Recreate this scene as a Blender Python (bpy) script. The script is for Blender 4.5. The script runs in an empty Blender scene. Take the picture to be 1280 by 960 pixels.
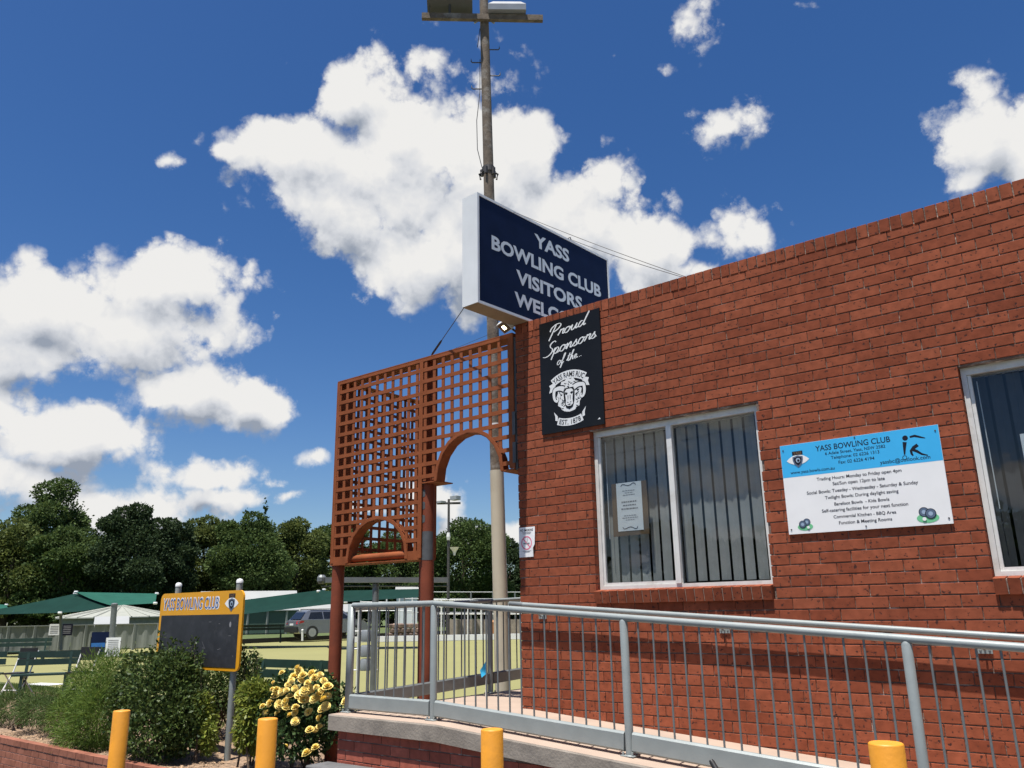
import bpy, bmesh, math, random
import numpy as np
from mathutils import Vector, Matrix
random.seed(11); rng = np.random.default_rng(5)
S = bpy.context.scene; COL = S.collection
rad = math.radians
# ------------------------------------------------------------------ camera
CAM = Vector((5.222, -6.574, 0.908)); FPX = 1017.0
yaw, pit, rol = rad(-38.7727), rad(15.5772), rad(-0.9809)
_f0 = Vector((math.sin(yaw), math.cos(yaw), 0)); _r0 = Vector((math.cos(yaw), -math.sin(yaw), 0)); _u0 = Vector((0, 0, 1))
FW = math.cos(pit)*_f0 + math.sin(pit)*_u0; _u1 = -math.sin(pit)*_f0 + math.cos(pit)*_u0
RT = math.cos(rol)*_r0 + math.sin(rol)*_u1; UP = -math.sin(rol)*_r0 + math.cos(rol)*_u1
cd = bpy.data.cameras.new('camera'); cam = bpy.data.objects.new('camera', cd); COL.objects.link(cam)
cd.sensor_width = 36; cd.lens = FPX/1280*36; cd.clip_start = .05; cd.clip_end = 3000
M = Matrix((( RT.x, UP.x, -FW.x, CAM.x), (RT.y, UP.y, -FW.y, CAM.y), (RT.z, UP.z, -FW.z, CAM.z), (0, 0, 0, 1)))
cam.matrix_world = M; S.camera = cam
def ray(px, py): return FW*FPX + RT*(px-640) - UP*(py-480)
def at(px, py, dist):
    d = ray(px, py); return CAM + d*(dist/math.hypot(d.x, d.y))
def proj(p):
    d = Vector(p)-CAM; z = d.dot(FW); return 640+FPX*d.dot(RT)/z, 480-FPX*d.dot(UP)/z, z
# ------------------------------------------------------------------ light, sky
SUN_EL, SUN_AZ = 74.5, 6.0            # azimuth measured from -y towards +x
sdir = Vector((math.sin(rad(SUN_AZ))*math.cos(rad(SUN_EL)), -math.cos(rad(SUN_AZ))*math.cos(rad(SUN_EL)), math.sin(rad(SUN_EL))))
sl = bpy.data.lights.new('sun', 'SUN'); sl.energy = 5.0; sl.angle = rad(.53); sl.color = (1, .955, .89)
so = bpy.data.objects.new('sun', sl); COL.objects.link(so); so.rotation_euler = sdir.to_track_quat('Z', 'Y').to_euler(); so.location = (0, -20, 40)
S.view_settings.view_transform = 'Standard'; S.view_settings.look = 'None'; S.view_settings.gamma = 1
S.view_settings.exposure = .62
W = bpy.data.worlds.new('World'); S.world = W; W.use_nodes = True
def build_world():
    nt = W.node_tree; nt.nodes.clear(); L = nt.links
    # group: cloud density as a function of view direction
    g = bpy.data.node_groups.new('cloud_field', 'ShaderNodeTree')
    g.interface.new_socket('Vector', in_out='INPUT', socket_type='NodeSocketVector')
    g.interface.new_socket('Density', in_out='OUTPUT', socket_type='NodeSocketFloat')
    gi = g.nodes.new('NodeGroupInput'); go = g.nodes.new('NodeGroupOutput'); GL = g.links
    def mth(op, a, b=None, c=None):
        n = g.nodes.new('ShaderNodeMath'); n.operation = op
        for i, v in enumerate((a, b, c)):
            if v is None: continue
            if isinstance(v, (int, float)): n.inputs[i].default_value = v
            else: GL.new(v, n.inputs[i])
        return n.outputs[0]
    wn = g.nodes.new('ShaderNodeTexNoise'); wn.inputs['Scale'].default_value = 7; wn.inputs['Detail'].default_value = 3
    GL.new(gi.outputs[0], wn.inputs['Vector'])
    sb = g.nodes.new('ShaderNodeVectorMath'); sb.operation = 'SUBTRACT'; sb.inputs[1].default_value = (.5, .5, .5); GL.new(wn.outputs['Color'], sb.inputs[0])
    sc = g.nodes.new('ShaderNodeVectorMath'); sc.operation = 'SCALE'; sc.inputs['Scale'].default_value = .07; GL.new(sb.outputs[0], sc.inputs[0])
    ad = g.nodes.new('ShaderNodeVectorMath'); ad.operation = 'ADD'; GL.new(gi.outputs[0], ad.inputs[0]); GL.new(sc.outputs[0], ad.inputs[1])
    vec = ad.outputs[0]
    blobs = [  # pixel centre and half axes of each cumulus lobe (photo pixels -> directions), strength
        (440,120,70,62,1.05),(400,195,105,68,1.08),(505,205,140,105,1.15),(420,266,130,62,1.1),(610,240,130,115,1.15),(700,290,130,88,1.12),(800,316,76,56,1.08),(560,325,145,66,1.12),(300,190,45,22,.75),
        (200,352,115,46,1.08),(50,390,125,66,1.1),(165,405,140,62,1.1),(330,405,52,56,.34),(245,492,112,52,1),(318,505,58,36,1),(30,445,110,46,.95),
        (70,548,160,50,1),(0,520,90,44,.9),(250,588,84,30,.85),(50,602,130,36,1),(272,620,90,24,.85),(130,628,140,40,1.05),(370,618,60,22,.5),(400,575,60,36,.62),
        (893,160,66,42,.80),(912,303,70,44,.75),(875,335,50,24,.8),(1240,165,72,72,1),(1215,215,54,22,.85),(1300,180,80,70,1),
        (682,106,66,20,.30),(740,126,44,22,.22),(797,188,40,44,.28),(217,187,50,28,.32),(255,168,30,40,.34),(276,308,44,44,.28),(445,378,84,36,.36),(770,58,40,28,.2),(872,28,80,84,.34),(840,80,50,30,.25),(1000,5,60,30,.16),
        (548,622,50,28,1),(600,658,66,20,1),(655,660,40,22,.9),(470,640,60,16,.8),(350,602,56,22,.3)]
    dirs = []
    for px, py, rx, ry, s in blobs:
        d = ray(px, py); k = d.length/FPX
        dirs.append((d.normalized(), rx/FPX/k**1.5, ry/FPX/k, s))
    for px, py, rx, ry in ((800, 560, 90, 40), (900, 610, 110, 45), (880, 520, 60, 22), (760, 640, 90, 22), (960, 680, 80, 20), (840, 690, 100, 16), (1250, 600, 60, 40)):
        d = ray(px, py); d.y = -d.y; dirs.append((d.normalized(), rx/FPX, ry/FPX, 1))
    # the rest of the sky carries the same scattered fair-weather cumulus
    r2 = random.Random(4)
    for i in range(18):
        az = r2.uniform(0, 2*math.pi); el = r2.uniform(3, 62)
        d = Vector((math.cos(rad(el))*math.cos(az), math.cos(rad(el))*math.sin(az), math.sin(rad(el))))
        u, v, w = d.dot(RT), d.dot(UP), d.dot(FW)
        if w > 0 and abs(u/w)*FPX < 760 and abs(v/w)*FPX < 600: continue
        a = r2.uniform(.08, .2)
        dirs.append((d, a, a*r2.uniform(.32, .55), 1))
        dirs.append(((d+Vector((r2.uniform(-.1, .1), r2.uniform(-.1, .1), .05))).normalized(), a*.6, a*.4, 1))
    acc = None
    for d, a, b, s in dirs:
        z = d; x = Vector((-d.y, d.x, 0)).normalized() if abs(d.z) < .999 else Vector((1, 0, 0)); y = z.cross(x)
        m = g.nodes.new('ShaderNodeMapping'); m.vector_type = 'TEXTURE'
        m.inputs['Location'].default_value = d; m.inputs['Rotation'].default_value = Matrix((x, y, z)).transposed().to_euler()
        m.inputs['Scale'].default_value = (a*1.1, b*1.1, .9)
        if acc is None: GL.new(vec, m.inputs['Vector'])
        else:   # tie each lobe to the one before, so they are evaluated one after another
            sq = g.nodes.new('ShaderNodeVectorMath'); sq.operation = 'MULTIPLY_ADD'; sq.inputs[1].default_value = (1e-7, 1e-7, 1e-7); GL.new(acc, sq.inputs[0]); GL.new(vec, sq.inputs[2]); GL.new(sq.outputs[0], m.inputs['Vector'])
        ln = g.nodes.new('ShaderNodeVectorMath'); ln.operation = 'LENGTH'; GL.new(m.outputs[0], ln.inputs[0])
        v = mth('MULTIPLY_ADD', ln.outputs['Value'], -1.0, s)
        acc = v if acc is None else mth('SMOOTH_MAX', acc, v, .18)
    n1 = g.nodes.new('ShaderNodeTexNoise'); n1.inputs['Scale'].default_value = 12; n1.inputs['Detail'].default_value = 10; n1.inputs['Roughness'].default_value = .64
    GL.new(gi.outputs[0], n1.inputs['Vector'])
    nn = mth('MULTIPLY_ADD', n1.outputs['Fac'], 1.75, -.86)
    acc = mth('MAXIMUM', acc, -1.0)
    vo = g.nodes.new('ShaderNodeTexVoronoi'); vo.feature = 'F1'; vo.inputs['Scale'].default_value = 15; vo.inputs['Detail'].default_value = 3; vo.inputs['Roughness'].default_value = .55
    wv = g.nodes.new('ShaderNodeVectorMath'); wv.operation = 'MULTIPLY_ADD'; wv.inputs[1].default_value = (.05, .05, .05); GL.new(n1.outputs['Color'], wv.inputs[0]); GL.new(gi.outputs[0], wv.inputs[2]); GL.new(wv.outputs[0], vo.inputs['Vector'])
    puff = mth('MULTIPLY_ADD', vo.outputs['Distance'], -.75, .59)
    nn = mth('ADD', nn, puff)
    GL.new(mth('ADD', acc, nn), go.inputs[0])
    g.interface.new_socket('Soft', in_out='OUTPUT', socket_type='NodeSocketFloat')
    n2 = g.nodes.new('ShaderNodeTexNoise'); n2.inputs['Scale'].default_value = 8; n2.inputs['Detail'].default_value = 3.5; n2.inputs['Roughness'].default_value = .5; GL.new(gi.outputs[0], n2.inputs['Vector'])
    GL.new(mth('ADD', mth('ADD', acc, mth('MULTIPLY', puff, .8)), mth('MULTIPLY_ADD', n2.outputs['Fac'], .9, -.45)), go.inputs[1])
    def N(t): return nt.nodes.new(t)
    def mt(op, a, b=None, clamp=False):
        n = N('ShaderNodeMath'); n.operation = op; n.use_clamp = clamp
        for i, v in enumerate((a, b)):
            if v is None: continue
            if isinstance(v, (int, float)): n.inputs[i].default_value = v
            else: L.new(v, n.inputs[i])
        return n.outputs[0]
    tc = N('ShaderNodeTexCoord')
    A = N('ShaderNodeGroup'); A.node_tree = g; L.new(tc.outputs['Generated'], A.inputs[0])
    off = N('ShaderNodeVectorMath'); off.operation = 'ADD'; off.inputs[1].default_value = (sdir+Vector((0, 0, 0.4))).normalized()*.035
    L.new(tc.outputs['Generated'], off.inputs[0])
    B = N('ShaderNodeGroup'); B.node_tree = g; L.new(off.outputs[0], B.inputs[0])
    def sstep(v, a, b):
        m = N('ShaderNodeMapRange'); m.interpolation_type = 'SMOOTHSTEP'; m.inputs['From Min'].default_value = a; m.inputs['From Max'].default_value = b
        L.new(v, m.inputs['Value']); return m.outputs[0]
    alpha = sstep(A.outputs[0], -.10, .36)
    diff = mt('SUBTRACT', A.outputs[1], B.outputs[1])
    lit = mt('MULTIPLY_ADD', diff, .85); lit_n = lit.node; lit_n.inputs[2].default_value = .62
    thick = sstep(A.outputs[0], .45, 1.25)
    shade = mt('SUBTRACT', lit, mt('MULTIPLY', thick, .16), clamp=True)
    ramp = N('ShaderNodeValToRGB'); ramp.color_ramp.elements[0].position = .12; ramp.color_ramp.elements[0].color = (.36, .41, .50, 1)
    ramp.color_ramp.elements[1].position = .78; ramp.color_ramp.elements[1].color = (1, .99, .97, 1)
    e = ramp.color_ramp.elements.new(.5); e.color = (.80, .82, .86, 1)
    L.new(shade, ramp.inputs[0])
    sky = N('ShaderNodeTexSky'); sky.sky_type = 'NISHITA'; sky.sun_disc = False; sky.sun_elevation = rad(SUN_EL)
    sky.sun_rotation = math.pi - rad(SUN_AZ); sky.altitude = 500; sky.air_density = 1.0; sky.dust_density = 1.1; sky.ozone_density = 3.0
    hs = N('ShaderNodeHueSaturation'); hs.inputs['Saturation'].default_value = 1.30; hs.inputs['Hue'].default_value = .508; hs.inputs['Value'].default_value = 1; L.new(sky.outputs[0], hs.inputs['Color'])
    b1 = N('ShaderNodeBackground'); b1.inputs['Strength'].default_value = .073; L.new(hs.outputs[0], b1.inputs['Color'])
    b2 = N('ShaderNodeBackground'); b2.inputs['Strength'].default_value = .56; L.new(ramp.outputs[0], b2.inputs['Color'])
    mx = N('ShaderNodeMixShader'); L.new(alpha, mx.inputs[0]); L.new(b1.outputs[0], mx.inputs[1]); L.new(b2.outputs[0], mx.inputs[2])
    out = N('ShaderNodeOutputWorld'); L.new(mx.outputs[0], out.inputs['Surface'])
    W.cycles.sampling_method = 'MANUAL'; W.cycles.sample_map_resolution = 512
build_world()
try:
    S.cycles.max_bounces = 8; S.cycles.transparent_max_bounces = 12
except Exception: pass

# ------------------------------------------------------------------ materials
MATS = {}
def pm(name, base, rough=.6, var=.12, scale=6, metal=0, bump=0, bscale=40, spec=.5, stain=None, stain_scale=1.2, stain_amt=.35, detail=6, rnd=0, coat=0):
    """procedural principled material: base colour broken by noise, optional stain colour, bump and per-piece variation"""
    if name in MATS: return MATS[name]
    m = bpy.data.materials.new(name); m.use_nodes = True; nt = m.node_tree; L = nt.links; P = nt.nodes['Principled BSDF']
    P.inputs['Roughness'].default_value = rough; P.inputs['Metallic'].default_value = metal; P.inputs['Specular IOR Level'].default_value = spec
    if coat: P.inputs['Coat Weight'].default_value = coat
    ge = nt.nodes.new('ShaderNodeNewGeometry')
    n = nt.nodes.new('ShaderNodeTexNoise'); n.inputs['Scale'].default_value = scale; n.inputs['Detail'].default_value = detail; L.new(ge.outputs['Position'], n.inputs['Vector'])
    r = nt.nodes.new('ShaderNodeValToRGB'); r.color_ramp.elements[0].position = .3; r.color_ramp.elements[1].position = .7
    r.color_ramp.elements[0].color = tuple(c*(1-var) for c in base)+(1,); r.color_ramp.elements[1].color = tuple(min(1, c*(1+var)) for c in base)+(1,)
    L.new(n.outputs['Fac'], r.inputs[0]); c = r.outputs[0]
    if stain:
        n2 = nt.nodes.new('ShaderNodeTexNoise'); n2.inputs['Scale'].default_value = stain_scale; n2.inputs['Detail'].default_value = 8; n2.inputs['Roughness'].default_value = .65
        L.new(ge.outputs['Position'], n2.inputs['Vector'])
        mr = nt.nodes.new('ShaderNodeMapRange'); mr.inputs['From Min'].default_value = .52; mr.inputs['From Max'].default_value = .68; mr.inputs['To Max'].default_value = stain_amt
        L.new(n2.outputs['Fac'], mr.inputs['Value'])
        mx = nt.nodes.new('ShaderNodeMix'); mx.data_type = 'RGBA'; L.new(mr.outputs[0], mx.inputs[0]); L.new(c, mx.inputs[6]); mx.inputs[7].default_value = stain+(1,)
        c = mx.outputs[2]
    if rnd:
        oi = nt.nodes.new('ShaderNodeObjectInfo'); a = nt.nodes.new('ShaderNodeMath'); a.operation = 'ADD'; L.new(oi.outputs['Random'], a.inputs[0]); L.new(ge.outputs['Random Per Island'], a.inputs[1])
        fr = nt.nodes.new('ShaderNodeMath'); fr.operation = 'FRACT'; L.new(a.outputs[0], fr.inputs[0])
        mr = nt.nodes.new('ShaderNodeMapRange'); mr.inputs['To Min'].default_value = 1-rnd; mr.inputs['To Max'].default_value = 1+rnd; L.new(fr.outputs[0], mr.inputs['Value'])
        hs = nt.nodes.new('ShaderNodeHueSaturation'); L.new(mr.outputs[0], hs.inputs['Value']); L.new(c, hs.inputs['Color']); c = hs.outputs[0]
    L.new(c, P.inputs['Base Color'])
    if bump:
        n3 = nt.nodes.new('ShaderNodeTexNoise'); n3.inputs['Scale'].default_value = bscale; n3.inputs['Detail'].default_value = 5; L.new(ge.outputs['Position'], n3.inputs['Vector'])
        b = nt.nodes.new('ShaderNodeBump'); b.inputs['Strength'].default_value = bump; b.inputs['Distance'].default_value = .02; L.new(n3.outputs['Fac'], b.inputs['Height']); L.new(b.outputs[0], P.inputs['Normal'])
    MATS[name] = m; return m
def brick_mat(name, cols, fleck=.62, fl_amt=.8):
    m = bpy.data.materials.new(name); m.use_nodes = True; nt = m.node_tree; L = nt.links; P = nt.nodes['Principled BSDF']
    P.inputs['Roughness'].default_value = .9; P.inputs['Specular IOR Level'].default_value = .12
    def N(t): return nt.nodes.new(t)
    ge = N('ShaderNodeNewGeometry'); oi = N('ShaderNodeObjectInfo')
    a = N('ShaderNodeMath'); a.operation = 'ADD'; L.new(oi.outputs['Random'], a.inputs[0]); L.new(ge.outputs['Random Per Island'], a.inputs[1])
    fr = N('ShaderNodeMath'); fr.operation = 'FRACT'; L.new(a.outputs[0], fr.inputs[0])
    r = N('ShaderNodeValToRGB')
    for i, c in enumerate(cols):
        e = r.color_ramp.elements[i] if i < 2 else r.color_ramp.elements.new(.5)
        e.position = (0, 1, .5)[i]; e.color = c+(1,)
    L.new(fr.outputs[0], r.inputs[0])
    # cloudy kiln variation
    n0 = N('ShaderNodeTexNoise'); n0.inputs['Scale'].default_value = 16; n0.inputs['Detail'].default_value = 7; L.new(ge.outputs['Position'], n0.inputs['Vector'])
    mv = N('ShaderNodeMapRange'); mv.inputs['From Min'].default_value = .3; mv.inputs['From Max'].default_value = .7; mv.inputs['To Min'].default_value = .80; mv.inputs['To Max'].default_value = 1.16; L.new(n0.outputs['Fac'], mv.inputs['Value'])
    nw = N('ShaderNodeTexNoise'); nw.inputs['Scale'].default_value = 1.1; nw.inputs['Detail'].default_value = 5; nw.inputs['Roughness'].default_value = .6; L.new(ge.outputs['Position'], nw.inputs['Vector'])
    mw = N('ShaderNodeMapRange'); mw.inputs['From Min'].default_value = .3; mw.inputs['From Max'].default_value = .7; mw.inputs['To Min'].default_value = .82; mw.inputs['To Max'].default_value = 1.12; L.new(nw.outputs['Fac'], mw.inputs['Value'])
    mm = N('ShaderNodeMath'); mm.operation = 'MULTIPLY'; L.new(mv.outputs[0], mm.inputs[0]); L.new(mw.outputs[0], mm.inputs[1])
    hs = N('ShaderNodeHueSaturation'); L.new(mm.outputs[0], hs.inputs['Value']); L.new(r.outputs[0], hs.inputs['Color'])
    # dark manganese flecks
    n1 = N('ShaderNodeTexNoise'); n1.inputs['Scale'].default_value = 29; n1.inputs['Detail'].default_value = 3; n1.inputs['Roughness'].default_value = .6; L.new(ge.outputs['Position'], n1.inputs['Vector'])
    m1 = N('ShaderNodeMapRange'); m1.inputs['From Min'].default_value = fleck; m1.inputs['From Max'].default_value = fleck+.045; m1.inputs['To Max'].default_value = fl_amt; L.new(n1.outputs['Fac'], m1.inputs['Value'])
    mx = N('ShaderNodeMix'); mx.data_type = 'RGBA'; L.new(m1.outputs[0], mx.inputs[0]); L.new(hs.outputs[0], mx.inputs[6]); mx.inputs[7].default_value = (.045, .022, .02, 1)
    L.new(mx.outputs[2], P.inputs['Base Color'])
    n3 = N('ShaderNodeTexNoise'); n3.inputs['Scale'].default_value = 110; n3.inputs['Detail'].default_value = 4; L.new(ge.outputs['Position'], n3.inputs['Vector'])
    sb = N('ShaderNodeMath'); sb.operation = 'SUBTRACT'; L.new(n3.outputs['Fac'], sb.inputs[0]); L.new(m1.outputs[0], sb.inputs[1])
    b = N('ShaderNodeBump'); b.inputs['Strength'].default_value = .22; b.inputs['Distance'].default_value = .006; L.new(sb.outputs[0], b.inputs['Height']); L.new(b.outputs[0], P.inputs['Normal'])
    MATS[name] = m; return m
def leaf_mat(name, c1, c2, trans=.25, rough=.5):
    m = bpy.data.materials.new(name); m.use_nodes = True; nt = m.node_tree; L = nt.links; P = nt.nodes['Principled BSDF']; out = nt.nodes['Material Output']
    ge = nt.nodes.new('ShaderNodeNewGeometry'); r = nt.nodes.new('ShaderNodeValToRGB'); r.color_ramp.elements[0].color = c1+(1,); r.color_ramp.elements[1].color = c2+(1,)
    L.new(ge.outputs['Random Per Island'], r.inputs[0])
    P.inputs['Roughness'].default_value = rough; P.inputs['Specular IOR Level'].default_value = .18; L.new(r.outputs[0], P.inputs['Base Color'])
    t = nt.nodes.new('ShaderNodeBsdfTranslucent'); hs = nt.nodes.new('ShaderNodeHueSaturation'); hs.inputs['Hue'].default_value = .48; hs.inputs['Value'].default_value = 1.5; L.new(r.outputs[0], hs.inputs['Color']); L.new(hs.outputs[0], t.inputs['Color'])
    mx = nt.nodes.new('ShaderNodeMixShader'); mx.inputs[0].default_value = trans; L.new(P.outputs[0], mx.inputs[1]); L.new(t.outputs[0], mx.inputs[2]); L.new(mx.outputs[0], out.inputs['Surface'])
    MATS[name] = m; return m
def glass_mat():
    m = bpy.data.materials.new('window_glass'); m.use_nodes = True; nt = m.node_tree; L = nt.links; nt.nodes.remove(nt.nodes['Principled BSDF']); out = nt.nodes['Material Output']
    fr = nt.nodes.new('ShaderNodeFresnel'); fr.inputs['IOR'].default_value = 1.5
    ge = nt.nodes.new('ShaderNodeNewGeometry'); n = nt.nodes.new('ShaderNodeTexNoise'); n.inputs['Scale'].default_value = 1.3; L.new(ge.outputs['Position'], n.inputs['Vector'])
    b = nt.nodes.new('ShaderNodeBump'); b.inputs['Strength'].default_value = .04; b.inputs['Distance'].default_value = .02; L.new(n.outputs['Fac'], b.inputs['Height'])
    t = nt.nodes.new('ShaderNodeBsdfTransparent'); t.inputs['Color'].default_value = (.84, .87, .88, 1)
    gl = nt.nodes.new('ShaderNodeBsdfGlossy'); gl.inputs['Roughness'].default_value = .012; L.new(b.outputs[0], gl.inputs['Normal'])
    mx = nt.nodes.new('ShaderNodeMixShader'); mu = nt.nodes.new('ShaderNodeMath'); mu.operation = 'MULTIPLY_ADD'; mu.inputs[1].default_value = 1.5; mu.inputs[2].default_value = .0
    bf = nt.nodes.new('ShaderNodeMath'); bf.operation = 'SUBTRACT'; bf.inputs[0].default_value = 1; L.new(ge.outputs['Backfacing'], bf.inputs[1]); m2 = nt.nodes.new('ShaderNodeMath'); m2.operation = 'MULTIPLY'
    L.new(fr.outputs[0], mu.inputs[0]); L.new(mu.outputs[0], m2.inputs[0]); L.new(bf.outputs[0], m2.inputs[1]); L.new(m2.outputs[0], mx.inputs[0]); L.new(t.outputs[0], mx.inputs[1]); L.new(gl.outputs[0], mx.inputs[2]); L.new(mx.outputs[0], out.inputs['Surface'])
    return m
def emit_mat(name, col, st):
    m = bpy.data.materials.new(name); m.use_nodes = True; P = m.node_tree.nodes['Principled BSDF']
    P.inputs['Emission Color'].default_value = col+(1,); P.inputs['Emission Strength'].default_value = st; P.inputs['Base Color'].default_value = col+(1,); return m
BR = brick_mat('red_brick', ((.212, .056, .028), (.295, .085, .043), (.252, .070, .035)), .607, .92)
BR2 = brick_mat('red_brick_low', ((.30, .085, .055), (.44, .13, .085), (.37, .105, .07)), .70, .5)
BR3 = brick_mat('salmon_brick', ((.25, .10, .066), (.34, .14, .092), (.29, .12, .078)), .72, .3)
MORTAR = pm('mortar', (.17, .12, .095), .9, .25, 20, bump=.4, bscale=80, stain=(.62, .55, .48), stain_scale=7, stain_amt=.85)
MORTAR2 = pm('pale_mortar', (.36, .29, .24), .9, .2, 20, bump=.4, bscale=80)
CONC = pm('pinkish_concrete', (.38, .29, .225), .85, .08, 3, bump=.25, bscale=60, stain=(.34, .28, .23), stain_scale=.9, stain_amt=.45)
CONC2 = pm('weathered_concrete', (.26, .225, .185), .9, .22, 5, bump=.18, bscale=50, stain=(.16, .14, .12), stain_scale=4, stain_amt=.7)
GALV = pm('painted_rail', (.26, .29, .285), .48, .07, 8, metal=.1, bump=.06, bscale=120, stain=(.30, .32, .31), stain_scale=6, stain_amt=.3)
GALV2 = pm('galvanised', (.19, .205, .205), .5, .12, 12, metal=.4)
RUST = pm('rust_orange_paint', (.245, .070, .024), .75, .18, 7, spec=.2, bump=.12, bscale=70, stain=(.22, .07, .035), stain_scale=3.5, stain_amt=.5)
RUSTD = pm('old_red_paint', (.20, .050, .024), .7, .16, 5, bump=.15, bscale=60, stain=(.14, .04, .022), stain_scale=3, stain_amt=.6, spec=.25)
PRIMER = pm('grey_primer', (.075, .08, .085), .7, .2, 14)
STEELD = pm('dark_steel', (.055, .052, .05), .6, .25, 10)
TIMBER = pm('weathered_timber_pole', (.135, .105, .078), .9, .3, 9, bump=.3, bscale=45, stain=(.33, .31, .28), stain_scale=4, stain_amt=.7)
CREAM = pm('cream_paint', (.56, .51, .40), .55, .06, 3, stain=(.42, .36, .26), stain_scale=2.2, stain_amt=.3)
YEL = pm('yellow_paint', (.70, .29, .022), .5, .07, 6, stain=(.46, .20, .03), stain_scale=5, stain_amt=.45, bump=.08, bscale=60)
YELB = pm('yellow_board', (.72, .33, .012), .4, .04, 4)
WHITE = pm('white_sheet', (.80, .80, .79), .4, .03, 5)
SIGNW = pm('sign_white', (.72, .73, .73), .45, .05, 4)
PAPER = pm('paper', (.86, .86, .84), .8, .04, 8)
NAVY = pm('navy_sign', (.006, .013, .042), .5, .12, 5, spec=.12)
BLACKP = pm('black_panel', (.011, .0115, .0125), .28, .15, 4, spec=.2)
INK = pm('dark_ink', (.008, .009, .02), .7, .05, spec=.2)
LETTER = pm('sign_letter', (.60, .65, .68), .45, .03)
SKYB = pm('sky_blue_print', (.045, .42, .78), .4, .03, 5)
CHALK = pm('blackboard', (.022, .023, .027), .6, .3, 6, stain=(.10, .10, .11), stain_scale=5, stain_amt=.25)
ALU = pm('aluminium_frame', (.72, .71, .67), .38, .07, 9, metal=.15, stain=(.42, .38, .32), stain_scale=7, stain_amt=.4)
BLIND = pm('blind_fabric', (.42, .40, .365), .85, .08, 10, rnd=.1)
CARD = pm('brown_card', (.17, .10, .05), .9, .1, 8)
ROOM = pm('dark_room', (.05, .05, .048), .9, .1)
GLASS = glass_mat()
BLUEL = pm('blue_lettering', (.05, .13, .36), .45, .05)
PINK = pm('red_print', (.75, .16, .25), .6, .05)
GREYP = pm('grey_print', (.22, .22, .24), .7, .05)
GREENP = pm('green_print', (.16, .52, .26), .5, .05)
BOWLB = pm('bowl_blue_print', (.09, .13, .20), .5, .05)
BOWLH = pm('bowl_highlight_print', (.30, .40, .52), .5, .05)
BENCHG = pm('dark_green_paint', (.018, .045, .034), .45, .15, 8)
BLK = pm('black_plastic', (.018, .018, .018), .5, .1)

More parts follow.
